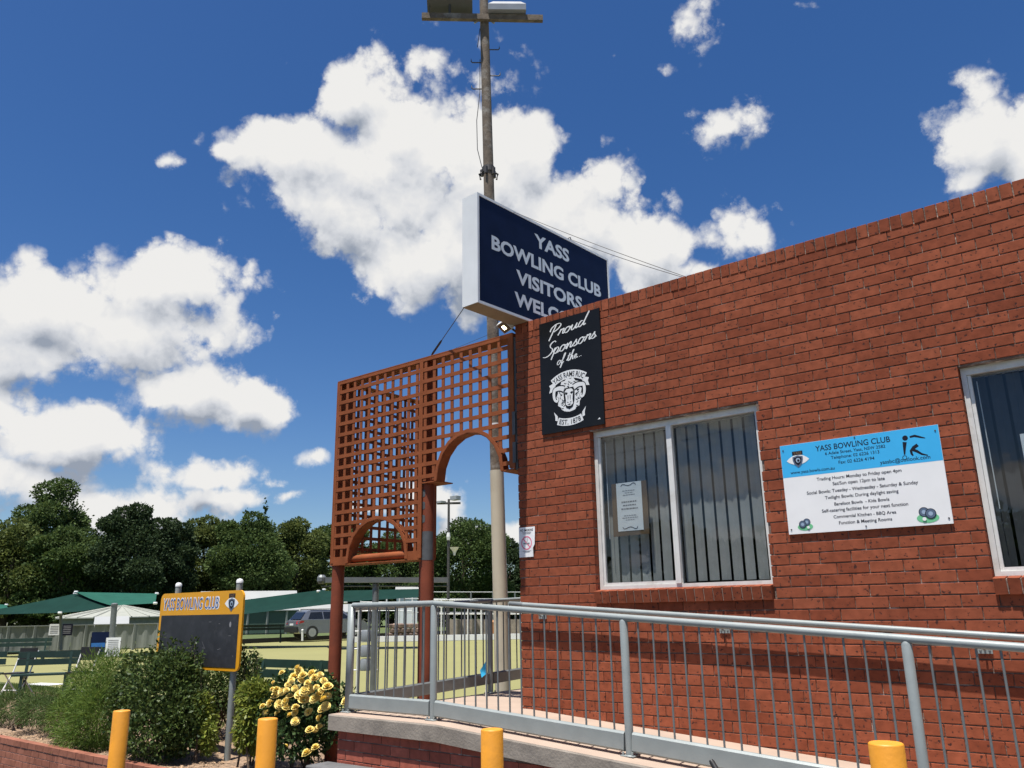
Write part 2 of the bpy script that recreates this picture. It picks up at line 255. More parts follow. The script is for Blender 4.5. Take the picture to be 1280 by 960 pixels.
# ------------------------------------------------------------------ builders
WORLDLOC = {}
class MB:
    def __init__(s): s.v = []; s.f = []
    def add(s, vs, fs):
        o = len(s.v); s.v += [Vector(v) for v in vs]; s.f += [tuple(i+o for i in f) for f in fs]; return s
    def box(s, a, b, rot=None, org=None):
        x0, y0, z0 = a; x1, y1, z1 = b
        vs = [Vector(p) for p in ((x0,y0,z0),(x1,y0,z0),(x1,y1,z0),(x0,y1,z0),(x0,y0,z1),(x1,y0,z1),(x1,y1,z1),(x0,y1,z1))]
        if rot is not None: vs = [org+rot@(v-org) for v in vs]
        return s.add(vs, [(0,3,2,1),(4,5,6,7),(0,1,5,4),(1,2,6,5),(2,3,7,6),(3,0,4,7)])
    def bar(s, p, q, w, h, up=(0, 0, 1), bev=0):
        """rectangular bar from p to q, w across, h along up"""
        p, q = Vector(p), Vector(q); d = (q-p).normalized(); u = Vector(up); sd = d.cross(u).normalized(); u = sd.cross(d).normalized()
        if not bev:
            c = [(-w/2,-h/2),(w/2,-h/2),(w/2,h/2),(-w/2,h/2)]
        else:
            c = [(-w/2+bev,-h/2),(w/2-bev,-h/2),(w/2,-h/2+bev),(w/2,h/2-bev),(w/2-bev,h/2),(-w/2+bev,h/2),(-w/2,h/2-bev),(-w/2,-h/2+bev)]
        n = len(c); vs = [p+sd*a+u*b for a, b in c]+[q+sd*a+u*b for a, b in c]
        return s.add(vs, [tuple(range(n)), tuple(range(2*n-1, n-1, -1))]+[(i, i+n, (i+1) % n+n, (i+1) % n) for i in range(n)])
    def tube(s, pts, r, n=10, caps=True):
        pts = [Vector(p) for p in pts]; rs = r if isinstance(r, (list, tuple)) else [r]*len(pts); rings = []; o = len(s.v); ref = None
        for i, p in enumerate(pts):
            d = (pts[min(i+1, len(pts)-1)]-pts[max(i-1, 0)]).normalized()
            if ref is None: ref = Vector((0, 0, 1)) if abs(d.z) < .9 else Vector((1, 0, 0))
            a = d.cross(ref).normalized(); b = d.cross(a).normalized(); ref = -b if False else ref
            s.v += [p+(a*math.cos(2*math.pi*k/n)+b*math.sin(2*math.pi*k/n))*rs[i] for k in range(n)]
        for i in range(len(pts)-1):
            s.f += [(o+i*n+k, o+i*n+(k+1) % n, o+(i+1)*n+(k+1) % n, o+(i+1)*n+k) for k in range(n)]
        if caps: s.caps(o, o+(len(pts)-1)*n, n)
        return s
    def plate(s, pts, ax_o, ax_u, ax_v, depth):
        """flat polygon pts (u,v) extruded by -depth along u x v; front face at the origin plane"""
        ax_o, ax_u, ax_v = Vector(ax_o), Vector(ax_u), Vector(ax_v); nrm = ax_u.cross(ax_v).normalized(); n = len(pts)
        f = [ax_o+ax_u*a+ax_v*b for a, b in pts]; b = [p-nrm*depth for p in f]
        return s.add(f+b, [tuple(range(n)), tuple(range(2*n-1, n-1, -1))]+[((i+1) % n, i, i+n, (i+1) % n+n) for i in range(n)])
    def strip(s, pts, w, ax_o, ax_u, ax_v, depth=.001, widths=None):
        """ribbon of given width(s) along a 2D polyline, as a thin plate"""
        n = len(pts); ws = widths or [w]*n; L, R = [], []
        for i in range(n):
            a = Vector(pts[max(i-1, 0)]); b = Vector(pts[min(i+1, n-1)]); d = (b-a); d = d.normalized() if d.length > 1e-9 else Vector((1, 0)); q = Vector((-d.y, d.x)); p = Vector(pts[i])
            L.append(p+q*ws[i]/2); R.append(p-q*ws[i]/2)
        ax_o, ax_u, ax_v = Vector(ax_o), Vector(ax_u), Vector(ax_v)
        nr = ax_u.cross(ax_v)*1.6e-5; vs = [ax_o+ax_u*p.x+ax_v*p.y+nr*(i % n) for i, p in enumerate(L+R)]
        return s.add(vs, [(i, n+i, n+i+1, i+1) for i in range(n-1)])
    def lathe(s, prof, c, n=16, axis='z'):
        c = Vector(c); o = len(s.v)
        for r, h in prof:
            for k in range(n):
                a = 2*math.pi*k/n; s.v.append(c+Vector((r*math.cos(a), r*math.sin(a), h)))
        for i in range(len(prof)-1): s.f += [(o+i*n+k, o+i*n+(k+1) % n, o+(i+1)*n+(k+1) % n, o+(i+1)*n+k) for k in range(n)]
        s.caps(o, o+(len(prof)-1)*n, n)
        return s
    def caps(s, a, b_, n):   # end faces with vertices of their own, so that smooth sides keep their normals
        for st, rev in ((a, True), (b_, False)):
            q = len(s.v); s.v += [s.v[st+k].copy() for k in range(n)]; f = tuple(range(q, q+n)); s.f.append(f[::-1] if rev else f)
    def mesh(s, name, org=Vector((0, 0, 0))):
        me = bpy.data.meshes.new(name); me.from_pydata([tuple(v-org) for v in s.v], [], s.f); me.validate(); me.update(); return me
    def build(s, name, mat, parent=None, smooth=False, kind=None):
        org = WORLDLOC.get(parent.name, Vector((0, 0, 0))) if parent else Vector((0, 0, 0))
        me = s.mesh(name, org); me.materials.append(mat); o = bpy.data.objects.new(name, me); COL.objects.link(o)
        if parent: o.parent = parent; WORLDLOC[o.name] = org
        if smooth:
            me.polygons.foreach_set('use_smooth', [len(p.vertices) < 5 for p in me.polygons])
        if kind: o['kind'] = kind
        return o
def thing(name, loc, label, cat, group=None):
    o = bpy.data.objects.new(name, None); COL.objects.link(o); o.location = loc; o.empty_display_size = .2; WORLDLOC[o.name] = Vector(loc)
    o['label'] = label; o['category'] = cat
    if group: o['group'] = group
    return o
def tag(o, label, cat, group=None):
    o['label'] = label; o['category'] = cat
    if group: o['group'] = group
    return o
def copy_tree(o, parent=None):
    c = o.copy(); COL.objects.link(c); c.parent = parent
    for ch in list(o.children): copy_tree(ch, c)
    return c
def quads_obj(name, V, mat, parent=None, kind=None):
    """V: (n,4,3) world-space quads -> one mesh (fast path for leaves)"""
    org = np.array(WORLDLOC.get(parent.name, Vector((0, 0, 0)))) if parent else np.zeros(3)
    n = len(V); me = bpy.data.meshes.new(name); me.vertices.add(n*4); me.loops.add(n*4); me.polygons.add(n)
    me.vertices.foreach_set('co', (V-org).reshape(-1).astype(np.float32)); me.loops.foreach_set('vertex_index', np.arange(n*4, dtype=np.int32))
    me.polygons.foreach_set('loop_start', np.arange(0, n*4, 4, dtype=np.int32)); me.update(calc_edges=True); me.validate()
    me.materials.append(mat); o = bpy.data.objects.new(name, me); COL.objects.link(o)
    if parent: o.parent = parent
    if kind: o['kind'] = kind
    return o
# lettering: jobs are made as font curves, converted to meshes in one pass at the end
TEXT = []
def text(parent, s, org, u, v, mat, w=None, h=None, bold=0, shear=0, name='lettering', warp=None, spacing=1.0, depth=.0012):
    """text s centred on org in the plane u,v (unit vectors); w and/or h are the size of its bounding box"""
    c = bpy.data.curves.new('lettering', 'FONT'); c.body = s; c.size = 1; c.offset = bold; c.shear = shear; c.space_character = spacing; c.resolution_u = 3
    o = bpy.data.objects.new('lettering', c); COL.objects.link(o)
    TEXT.append((o, parent, Vector(org), Vector(u), Vector(v), mat, w, h, name, warp, depth))
def flush_text():
    bpy.context.view_layer.update(); dg = bpy.context.evaluated_depsgraph_get()
    for o, parent, org, u, v, mat, w, h, name, warp, depth in TEXT:
        me = bpy.data.meshes.new_from_object(o.evaluated_get(dg)); me.name = name
        co = np.empty(len(me.vertices)*3, np.float32); me.vertices.foreach_get('co', co); co = co.reshape(-1, 3)
        mn, mxx = co.min(0), co.max(0); sz = mxx-mn; ctr = (mn+mxx)/2
        sx = w/sz[0] if w else h/sz[1]; sy = h/sz[1] if h else sx
        x = (co[:, 0]-ctr[0])*sx; y = (co[:, 1]-ctr[1])*sy
        if warp: x, y = warp(x, y)
        nrm = u.cross(v).normalized(); base = org-WORLDLOC.get(parent.name, Vector((0, 0, 0)))+nrm*depth
        P = np.array(base)[None]+x[:, None]*np.array(u)[None]+y[:, None]*np.array(v)[None]
        m2 = bpy.data.meshes.new(name); m2.from_pydata(P.tolist(), [], [tuple(p.vertices) for p in me.polygons]); m2.update(); m2.materials.append(mat); bpy.data.meshes.remove(me); me = m2
        n = bpy.data.objects.new(name, me); COL.objects.link(n); n.parent = parent
        c = o.data; bpy.data.objects.remove(o); bpy.data.curves.remove(c)
def ell(cx, cy, a, b, n=20, t0=0, t1=2*math.pi): return [(cx+a*math.cos(t0+(t1-t0)*i/(n if t1-t0 > 6.28 else n-1)), cy+b*math.sin(t0+(t1-t0)*i/(n if t1-t0 > 6.28 else n-1))) for i in range(n)]

# ------------------------------------------------------------------ ground and paving
def rampz(x): return 0 if x < .1 else -.066*(x-.1)
def streetz(x): return -.87+.045*x
def sheet(name, xs, ys, zf, mat, jit=0):
    V = []; F = []
    for y in ys:
        for x in xs: V.append((x, y, zf(x, y)+(random.uniform(-jit, jit) if jit else 0)))
    nx = len(xs)
    for j in range(len(ys)-1):
        for i in range(nx-1): F.append((j*nx+i, j*nx+i+1, (j+1)*nx+i+1, (j+1)*nx+i))
    b = MB(); b.add(V, F); o = b.build(name, mat); o['kind'] = 'structure'
    return o
def lin(a, b, n): return [a+(b-a)*i/(n-1) for i in range(n)]
GRASS = pm('lawn_grass', (.075, .105, .028), .9, .35, 3, bump=.6, bscale=90, stain=(.12, .13, .05), stain_scale=.7, stain_amt=.5)
GREENM = pm('bowling_green_turf', (.235, .225, .085), .95, .05, .5, bump=.25, bscale=150, stain=(.20, .205, .07), stain_scale=.25, stain_amt=.6)
MULCH = pm('bark_mulch', (.27, .185, .12), .95, .35, 22, bump=.9, bscale=55, stain=(.12, .08, .05), stain_scale=8, stain_amt=.7)
ASPH = pm('asphalt', (.055, .055, .055), .9, .2, 20, bump=.4, bscale=150)
ASPH2 = pm('forecourt_asphalt', (.10, .095, .09), .9, .15, 20, bump=.4, bscale=150)
FOOT = pm('footpath_concrete', (.36, .33, .29), .9, .1, 4, bump=.2, bscale=80)
sheet('ground', [-700, -60, 700], [-700, -6, 700], lambda x, y: -2.2, pm('far_ground', (.10, .11, .05), .95, .3, .05))
sheet('footpath', lin(-14, 12, 14), [-5.2, -1.402], lambda x, y: streetz(x), ASPH2)
sheet('road', lin(-60, 60, 20), [-16, -5.2], lambda x, y: streetz(max(-30, min(30, x)))-.12, ASPH)
o = MB()
for i in range(20):
    x0, x1 = -14+i*1.3, -14+i*1.3+1.292
    o.add([(x0,-5.35,streetz(x0)-.3),(x1,-5.35,streetz(x1)-.3),(x1,-5.35,streetz(x1)+.004),(x0,-5.35,streetz(x0)+.004),(x0,-5.2,streetz(x0)-.3),(x1,-5.2,streetz(x1)-.3),(x1,-5.2,streetz(x1)+.004),(x0,-5.2,streetz(x0)+.004)],[(0,1,2,3),(3,2,6,7),(1,5,6,2),(4,0,3,7)])
k = o.build('kerb', CONC2); k['kind'] = 'structure'
sheet('nature_strip', lin(-60, 60, 20), [-60, -16], lambda x, y: streetz(max(-30, min(30, x)))-.05, GRASS)
def bedz(x, y): return -.79 + max(0, (y-.2))*.16 + .022*math.sin(x*5.1+y*3)*math.sin(x*2.3-y*6.7)
sheet('garden_bed', lin(-16, -1.22, 90), lin(-1.29, 1.5, 24), bedz, MULCH, .012)
sheet('lawn', lin(-90, -1.31, 40), [1.35, 1.9, 60, 120], lambda x, y: -.578 if y > 1 else -.6, GRASS)
sheet('verge', lin(-90, -15.9, 12), [-16.1, -6, 1.4], lambda x, y: -.82 if y < 1 else -.60, GRASS)
sheet('lawn_bank', [-120, -35.5], [-20, 120], lambda x, y: -.40, GRASS)
sheet('bowling_green', lin(-35.4, -3.4, 30), lin(2.0, 36.5, 30), lambda x, y: -.572, GREENM)
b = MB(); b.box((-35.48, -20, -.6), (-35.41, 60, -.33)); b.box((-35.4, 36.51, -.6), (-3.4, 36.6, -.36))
k = b.build('ditch_wall', pm('ditch_shadow_black', (.022, .021, .018), .9, .2)); k['kind'] = 'structure'  # shadow of the ditch put into the near-black colour of this strip
b = MB()   # loose bark chips
for i in range(3800):
    x = random.uniform(-9.5, -1.5); y = -1.27+abs(random.gauss(0, .55)); z = bedz(x, y)+.006; a = random.uniform(0, 3.14); l = random.uniform(.012, .04); w = random.uniform(.004, .012); t = random.uniform(-.3, .5)
    d = Vector((math.cos(a), math.sin(a), t)).normalized(); s_ = Vector((-math.sin(a), math.cos(a), 0)); c = Vector((x, y, z)); q = Vector((0, 0, .006))
    b.add([c-d*l-s_*w, c+d*l-s_*w, c+d*l*.9+s_*w, c-d*l+s_*w, c+q], [(0,1,4),(1,2,4),(2,3,4),(3,0,4)])
b.build('bark_chips', pm('bark_chip', (.30, .20, .12), .9, .3, 30, rnd=.45), kind='stuff')
gv = []
for i in range(26000):   # rough grass along the near edge of the lawn
    x = random.uniform(-17, -4.5); y = random.uniform(.75, 2.3); z = -.59 if y > 1.3 else bedz(x, y); h = random.uniform(.03, .08)*(1 if y < 1.9 else .5); a = random.uniform(0, 6.28); w = .006
    dx, dy = math.cos(a)*w, math.sin(a)*w; lx, ly = random.gauss(0, .02), random.gauss(0, .02)
    gv.append([(x-dx, y-dy, z), (x+dx, y+dy, z), (x+dx*.3+lx, y+dy*.3+ly, z+h), (x-dx*.3+lx, y-dy*.3+ly, z+h)])
quads_obj('grass', np.array(gv), leaf_mat('grass_blade', (.06, .10, .02), (.13, .17, .05), .2), kind='stuff')

# ------------------------------------------------------------------ bricks
BMESH = {}
def brick_mesh(w, h, d, mat, var=0):
    key = (round(w, 3), round(h, 3), d, mat.name, var)
    if key in BMESH: return BMESH[key]
    r = random.Random(hash((round(w*1000), var)) & 0xffff); c = .0025
    def j(a=.0012): return r.uniform(-a, a)
    V = [(c+j(), 0, c+j()), (w-c+j(), 0, c+j()), (w-c+j(), 0, h-c+j()), (c+j(), 0, h-c+j()),
         (j(.0006), c, j(.0006)), (w+j(.0006), c, j(.0006)), (w+j(.0006), c, h+j(.0006)), (j(.0006), c, h+j(.0006)), (0, d, 0), (w, d, 0), (w, d, h), (0, d, h)]
    F = [(0,1,2,3)]+[(4+i, 4+(i+1) % 4, (i+1) % 4, i) for i in range(4)]+[(8+i, 8+(i+1) % 4, 4+(i+1) % 4, 4+i) for i in range(4)]
    me = bpy.data.meshes.new('brick'); me.from_pydata(V, [], F); me.update(); me.materials.append(mat); BMESH[key] = me; return me
def add_bricks(parent, items, name='brick', mat=BR, limit=300, stuffname=None, prio=None):
    """items: (x,y,z,w,h,d) of bricks facing -y. The largest in the photograph become objects, the rest one joined mesh."""
    org = WORLDLOC[parent.name]
    def area(t):
        x, y, z, w, h, d = t
        p = Vector((x+w/2, y, z+h/2)); px, py, dz = proj(p)
        if dz < .3 or not (-15 < px < 1295 and -10 < py < 970): return 0
        if prio and not prio(t): return 0
        a = proj((x, y, z)); b_ = proj((x+w, y, z)); c = proj((x, y, z+h))
        return abs((b_[0]-a[0])*(c[1]-a[1])-(b_[1]-a[1])*(c[0]-a[0]))
    order = sorted(items, key=lambda t: -area(t)); n = 0; rest = []
    for t in order:
        x, y, z, w, h, d = t
        if n < limit and area(t) > 0:
            me = brick_mesh(w, h, d, mat, n % 4); o = bpy.data.objects.new(name, me); COL.objects.link(o); o.parent = parent
            o.location = Vector((x, y+random.uniform(-.0012, .0012), z))-org; o.rotation_euler = (random.uniform(-.006, .006), 0, random.uniform(-.004, .004)); n += 1
        else: rest.append(t)
    if rest:
        b = MB()
        for x, y, z, w, h, d in rest:
            me = brick_mesh(w, h, d, mat, random.randrange(4)); q = Vector((x, y+random.uniform(-.0012, .0012), z))
            b.add([v.co+q for v in me.vertices], [tuple(p.vertices) for p in me.polygons])
        b.build(stuffname or name+'s', mat, parent, kind='stuff')
# club building ------------------------------------------------------
BX = 8.0; ZT = 3.80; CH = .086
club = thing('club_building', (4, 4, 0), 'single storey red brick club building with two windows and signs on its front wall', 'building')
W1, W2 = (.905, 2.605), (4.17, 5.87); WZ0, WZ1 = .962, 2.596
items = []
for k in range(52):
    z1 = ZT-CH*k; z0 = z1-.076
    off = (0 if k % 2 == 0 else -.12)+random.uniform(-.012, .012)
    x = off
    hole = [W1, W2] if (z0 > WZ0-.02 and z1 < WZ1+.02) else []
    xs = []
    while x < BX:
        xs.append((max(0, x), min(BX, x+.2345+random.uniform(-.0015, .0012)))); x += .24
    for a, b_ in xs:
        segs = [(a, b_)]
        for h0, h1 in hole:
            ns = []
            for p, q in segs:
                if q <= h0 or p >= h1: ns.append((p, q))
                else:
                    if p < h0: ns.append((p, h0))
                    if q > h1: ns.append((h1, q))
            segs = ns
        for p, q in segs:
            if q-p < .025: continue
            if z1 < rampz(q)-.0: continue
            zb = z0
            items.append((p, 0, zb, q-p, .0765, .1))
def seen(t):   # not hidden behind the fixed signs
    x, y, z, w, h, d = t
    if .34 < x and x+w < 1.10 and 2.635 < z < 3.78: return False
    if 2.79 < x and x+w < 3.99 and 1.46 < z < 2.15: return False
    return z > rampz(x)+.02
add_bricks(club, items, 'brick', BR, 300, 'distant_bricks', seen)
cop = [(.002+i*.086, -.004, 3.80, .0775, .113, .23) for i in range(int(BX/.086))]
add_bricks(club, cop, 'coping_brick', BR, 300, 'coping_bricks')
b = MB()   # mortar body with real openings
def wall_body(b, x0, x1, z0, z1): b.box((x0, .0095, z0), (x1, .095, z1))
zb = -.7
for a, c in ((0.006, W1[0]-.006), (W1[1]+.006, W2[0]-.006), (W2[1]+.006, BX-.002)): wall_body(b, a, c, WZ0+.003, WZ1-.003)
wall_body(b, .006, BX-.002, WZ1-.003, 3.905); wall_body(b, .006, BX-.002, zb, WZ0+.003)
b.build('wall', MORTAR, club)
b = MB()   # inner leaf behind, leaves the openings free
for a, c in ((0.02, W1[0]-.004), (W1[1]+.004, W2[0]-.004), (W2[1]+.004, BX-.01)): b.box((a, .0955, WZ0), (c, .23, WZ1))
b.box((.02, .0955, WZ1), (BX-.01, .229, 3.80)); b.box((.02, .0955, zb), (BX-.01, .229, WZ0))
b.box((BX-.1, .24, zb), (BX, 8, 3.8)); b.box((.0, 7.8, zb), (BX-.1, 8, 3.8))
b.build('inner_wall', MORTAR, club)
b = MB(); b.box((.0072, .232, zb), (.1, 7.8, 3.9)); b.build('end_wall', MORTAR, club)
eb = MB()
for k in range(46):
    y = .11 if k % 2 else .236
    while y < 7.7:
        z0 = ZT-CH*k-.076; c = .003; p = [(0,y,z0),(0,y+.2325,z0),(0,y+.2325,z0+.0775),(0,y,z0+.0775)]
        eb.add(p+[(.09,a,bz) for _, a, bz in p], [(0,3,2,1),(0,1,5,4),(1,2,6,5),(2,3,7,6),(3,0,4,7)]); y += .24
eb.build('end_bricks', BR, club, kind='stuff')
b = MB(); b.box((.1, .231, 3.35), (BX-.1, 7.8, 3.45)); b.build('roof', pm('grey_roof', (.3, .3, .3), .7), club)
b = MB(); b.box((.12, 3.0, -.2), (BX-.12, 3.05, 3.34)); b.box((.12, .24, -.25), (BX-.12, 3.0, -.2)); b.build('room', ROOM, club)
def window(x0, x1, mull, slat):
    w = MB(); z0, z1 = 1.082, WZ1-.004; y0, y1 = .068, .118; fw = .036
    a, c = x0+.004, x1-.004
    w.box((a, y0, z0), (a+fw, y1, z1)); w.box((c-fw, y0, z0), (c, y1, z1)); w.box((a+fw, y0+.001, z1-.056), (c-fw, y1-.001, z1)); w.box((a+fw, y0+.001, z0), (c-fw, y1-.001, z0+.034))
    win = w.build('window', ALU, club)
    m = MB(); m.box((mull-.026, y0-.012, z0+.035), (mull+.026, y0+.03, z1-.057)); m.box((a+fw+.002, y0+.012, z0+.036), (a+fw+.026, y0+.04, z1-.058))
    m.box((a+fw+.002, y0+.01, z0+.0345), (mull-.029, y0+.04, z0+.062)); m.build('sash', ALU, win)
    g = MB(); g.box((a+fw+.02, .094, z0+.03), (mull-.02, .099, z1-.07)); g.build('pane', GLASS, win)
    g = MB(); g.box((mull+.02, .102, z0+.03), (c-fw+.005, .107, z1-.07)); g.build('pane', GLASS, win)
    n = int((x1-x0-.1)/.112); x = x0+.06
    for i in range(n+1):
        cx = x+i*.112+.03; ang = rad(-4+random.uniform(-4, 4)); d = Vector((math.cos(ang), math.sin(ang), 0))*.046; t = Vector((-math.sin(ang), math.cos(ang), 0))
        s_ = MB(); P = [Vector((cx, .215, 0))-d, Vector((cx, .215, 0))+t*.008, Vector((cx, .215, 0))+d]
        zt, zl = z1-.05, z0+.05+random.uniform(-.004, .004)
        s_.add([p+Vector((0, 0, zl)) for p in P]+[p+Vector((0, 0, zt)) for p in P]+[p+t*.002+Vector((0, 0, zl)) for p in P]+[p+t*.002+Vector((0, 0, zt)) for p in P],
               [(0,1,4,3),(1,2,5,4),(6,9,10,7),(7,10,11,8),(0,3,9,6),(2,8,11,5),(0,6,7,1),(1,7,8,2)])
        s_.build('blind_slat', slat, win)
    r = MB(); r.box((x0+.03, .18, z1-.05), (x1-.03, .24, z1-.012)); r.build('blind_rail', ALU, win)
    r = MB(); r.tube([(a+fw+.055, .135, 1.55), (a+fw+.05, .137, z1-.1)], .004, 6); r.build('blind_wand', WHITE, win)
    return win
win1 = window(W1[0], W1[1], 1.735, BLIND); win2 = window(W2[0], W2[1], 5.02, pm('blind_fabric_dimmed', (.07, .07, .075), .85, .08, 10, rnd=.1))  # same blinds in the second window, dimmer reflection put into a darker colour
for x0, x1 in (W1, W2):   # sloping sill of bricks on edge
    n = int((x1-x0)/.086)+1; st = (x1-x0)/n
    for i in range(n):
        me = brick_mesh(st-.009, .112, .16, BR, i % 4); o = bpy.data.objects.new('sill_brick', me); COL.objects.link(o); o.parent = club
        o.location = Vector((x0+.004+i*st, -.030, .958))-WORLDLOC[club.name]; o.rotation_euler = (rad(-10), 0, random.uniform(-.008, .008)); o.rotation_euler = (rad(8), 0, random.uniform(-.006, .006))
    b = MB(); b.add([(x0+.002,-.02,.963),(x1-.02,-.02,.963),(x1-.02,.11,.975),(x0+.002,.11,.975),(x0+.002,-.036,1.062),(x1-.02,-.036,1.062),(x1-.02,.11,1.079),(x0+.002,.11,1.079)],[(0,1,5,4),(4,5,6,7),(0,3,2,1),(0,4,7,3),(1,2,6,5)]); b.build('sill_mortar', MORTAR2, club)

# landing and ramp ------------------------------------------------------
ramp = thing('entrance_ramp', (0, -1.29, 0), 'pinkish concrete landing and sloping ramp on a brick base along the club wall', 'ramp')
b = MB()
xs = [-1.30, .1, 8.0]
V = []; 
for x in xs: V += [(x, -1.29, rampz(x)), (x, -.003, rampz(x)), (x, -1.29, rampz(x)-.132), (x, -.003, rampz(x)-.132)]
F = [(0,2,3,1), (8,9,11,10)]
for i in range(2):
    a = i*4; c = a+4; F += [(a, a+1, c+1, c), (a, c, c+2, a+2), (a+2, c+2, c+3, a+3), (a+1, a+3, c+3, c+1)]
b.add(V, F); b.build('ramp_slab', CONC, ramp)
b = MB(); b.box((-1.30, -.0028, -.13), (-.002, 7, .0)); b.build('landing_slab', CONC, ramp)
b = MB()   # weathered nosing along the slab edge, set proud
for i in range(2):
    x0, x1 = xs[i], xs[i+1]
    z0, z1 = rampz(x0), rampz(x1)
    b.add([(x0,-1.296,z0-.136),(x1,-1.296,z1-.136),(x1,-1.296,z1-.012),(x0,-1.296,z0-.012),(x0,-1.284,z0-.136),(x1,-1.284,z1-.136),(x1,-1.284,z1-.0035),(x0,-1.284,z0-.0035),(x0,-1.289,z0+.0005),(x1,-1.289,z1+.0005)],[(0,1,2,3),(3,2,9,8),(0,4,5,1),(0,3,8,4),(1,5,9,2)])
b.build('slab_edge', CONC2, ramp)
b = MB(); b.box((-1.215, -1.232, -.95), (8, -.05, -.135)) if False else None
b.add([(-1.214,-1.2335,-.95),(8,-1.2335,-.95),(8,-1.2335,rampz(8)-.133),(.1,-1.2335,-.133),(-1.214,-1.2335,-.133),(-1.214,7,-.95),(-1.214,7,-.133)],[(0,1,2,3,4),(5,0,4,6)]); b.build('base_wall', MORTAR, ramp)
it = []
for k in range(8):
    z1 = -.136-CH*k; x = -1.22+(0 if k % 2 else -.12)
    while x < 6:
        a = max(-1.22, x); c = x+.2325
        if c-a > .03 and z1-.04 < rampz(c)-.14: it.append((a, -1.24, z1-.078, c-a, .0775, .1))
        x += .24
add_bricks(ramp, it, 'brick', BR2, 120, 'base_bricks', lambda t: t[2] > -.62)
pl = thing('concrete_plinth', (0, -1.5, -.7), 'low grey concrete edging strip at the foot of the ramp base wall', 'edging')
b = MB(); b.bar((-1.30, -1.40, -.56), (6, -1.40, -.50), .26, .30, bev=.01); b.build('edging', pm('dark_concrete', (.12, .12, .12), .9, .2, 8, bump=.3), pl)

# garden wall at the street -------------------------------------------
gw = thing('garden_wall', (-6, -1.35, -1), 'low brick retaining wall along the street edge of the garden bed', 'wall')
it = []; tp = []
for k in range(7):
    z1 = -.722-CH*k; x = -11+(0 if k % 2 else -.12)
    while x < -1.45: it.append((x, -1.40+(0 if k else -.006), z1-.0775, .232, .0775, .105)); x += .24
add_bricks(gw, it, 'brick', BR3, 170, 'garden_wall_bricks', lambda t: t[0] < -4.2)
b = MB(); b.box((-11, -1.394, -1.6), (-1.46, -1.298, -.7215-.004)); b.build('mortar_core', MORTAR2, gw)

# ------------------------------------------------------------------ railings
def post_foot(b, x, y, z): b.box((x-.055, y-.05, z+.001), (x+.055, y+.05, z+.011)); [b.lathe([(.009, 0), (.009, .02)], (x+sx*.038, y+sy*.034, z+.011), 6) for sx in (-1, 1) for sy in (-1, 1)]
fr = thing('ramp_railing', (-1.24, -1.1, 0), 'grey painted steel railing with thin balusters along the street side of the ramp', 'railing')
RY = -1.1; px_ = [-1.25, -.12, 1.86, 3.83, 5.8, 7.8]
def railz(x): return .985 if x < -.12 else .985-.0705*(x+.12)
def beamz(x): return .098+rampz(x)*1.0
for i, x in enumerate(px_):
    b = MB(); z = rampz(x)
    if i == 0: b.box((x-.032, RY-.022, z), (x+.032, RY+.022, .998))
    else: b.tube([(x, RY, z), (x, RY, railz(x)-.03), (x, RY-.001, railz(x)-.012)], [.031, .031, .022], 14)
    post_foot(b, x, RY, z); b.build('post', GALV, fr, smooth=True)
for i in range(len(px_)-1):
    x0, x1 = px_[i], px_[i+1]
    b = MB(); b.tube([(x0-(.0 if i else -.02), RY, railz(x0)), (x1, RY, railz(x1))], .0255, 16); b.build('handrail', GALV, fr, smooth=True)
    b = MB(); b.bar((x0+.034, RY-.002, beamz(x0)), (x1-.034, RY-.002, beamz(x1)), .05, .135, bev=.014); b.build('bottom_beam', GALV, fr)
    n = round((x1-x0)/.125)
    for j in range(1, n):
        x = x0+(x1-x0)*j/n
        b = MB(); b.tube([(x, RY, beamz(x)+.06), (x, RY, railz(x)-.015)], .0075, 8); b.build('baluster', GALV2, fr, smooth=True)
er = thing('end_railing', (-1.25, 1.5, 0), 'grey steel railing running back along the open left end of the landing', 'railing')
EX = -1.255
def ez(y): return .955+.034*(y+1.1)
ys = [-1.1, 1.0, 3.1, 5.2]
for y in ys[1:]:
    b = MB(); b.tube([(EX, y, 0), (EX, y, ez(y)-.02)], .031, 12); post_foot(b, EX, y, 0); b.build('post', GALV, er, smooth=True)
for y0, y1 in zip(ys, ys[1:]):
    b = MB(); b.tube([(EX, y0+.02, ez(y0)), (EX, y1, ez(y1))], .024, 14); b.build('handrail', GALV, er, smooth=True)
    b = MB(); b.bar((EX, y0+.04, .10+.034*(y0+1.1)*.9), (EX, y1-.04, .10+.034*(y1+1.1)*.9), .05, .125, bev=.012); b.build('bottom_beam', GALV2, er)
    for j in range(1, 17):
        y = y0+(y1-y0)*j/17
        b = MB(); b.tube([(EX, y, .155+.03*(y+1.1)), (EX, y, ez(y)-.015)], .0075, 8); b.build('baluster', GALV2, er, smooth=True)
hr = thing('wall_handrail', (2, -.08, .8), 'grey tube handrail fixed to the brick wall by small brackets', 'handrail')
b = MB(); hz = lambda x: .965-.0675*(x-.1)
b.tube([(-.06, -.085, hz(-.06)), (.16, -.085, hz(.16)), (7.6, -.085, hz(7.6))], .0225, 16); b.build('rail_tube', GALV, hr, smooth=True)
b = MB(); b.tube([(-.065, -.085, hz(-.065)), (.10, -.085, hz(.1))], .0245, 16); b.build('rail_sleeve', GALV2, hr, smooth=True)
for x in (.28, 2.16, 4.05, 5.95):
    b = MB(); b.tube([(x, -.085, hz(x)-.015), (x, -.083, hz(x)-.07), (x, -.06, hz(x)-.095), (x, -.004, hz(x)-.1)], .007, 8); b.box((x-.045, -.012, hz(x)-.125), (x+.045, -.0015, hz(x)-.075))
    for q in (-.028, .028): b.lathe([(.008, 0), (.008, .008)], (x+q, -.013, hz(x)-.104), 6)
    b.build('bracket', GALV, hr)

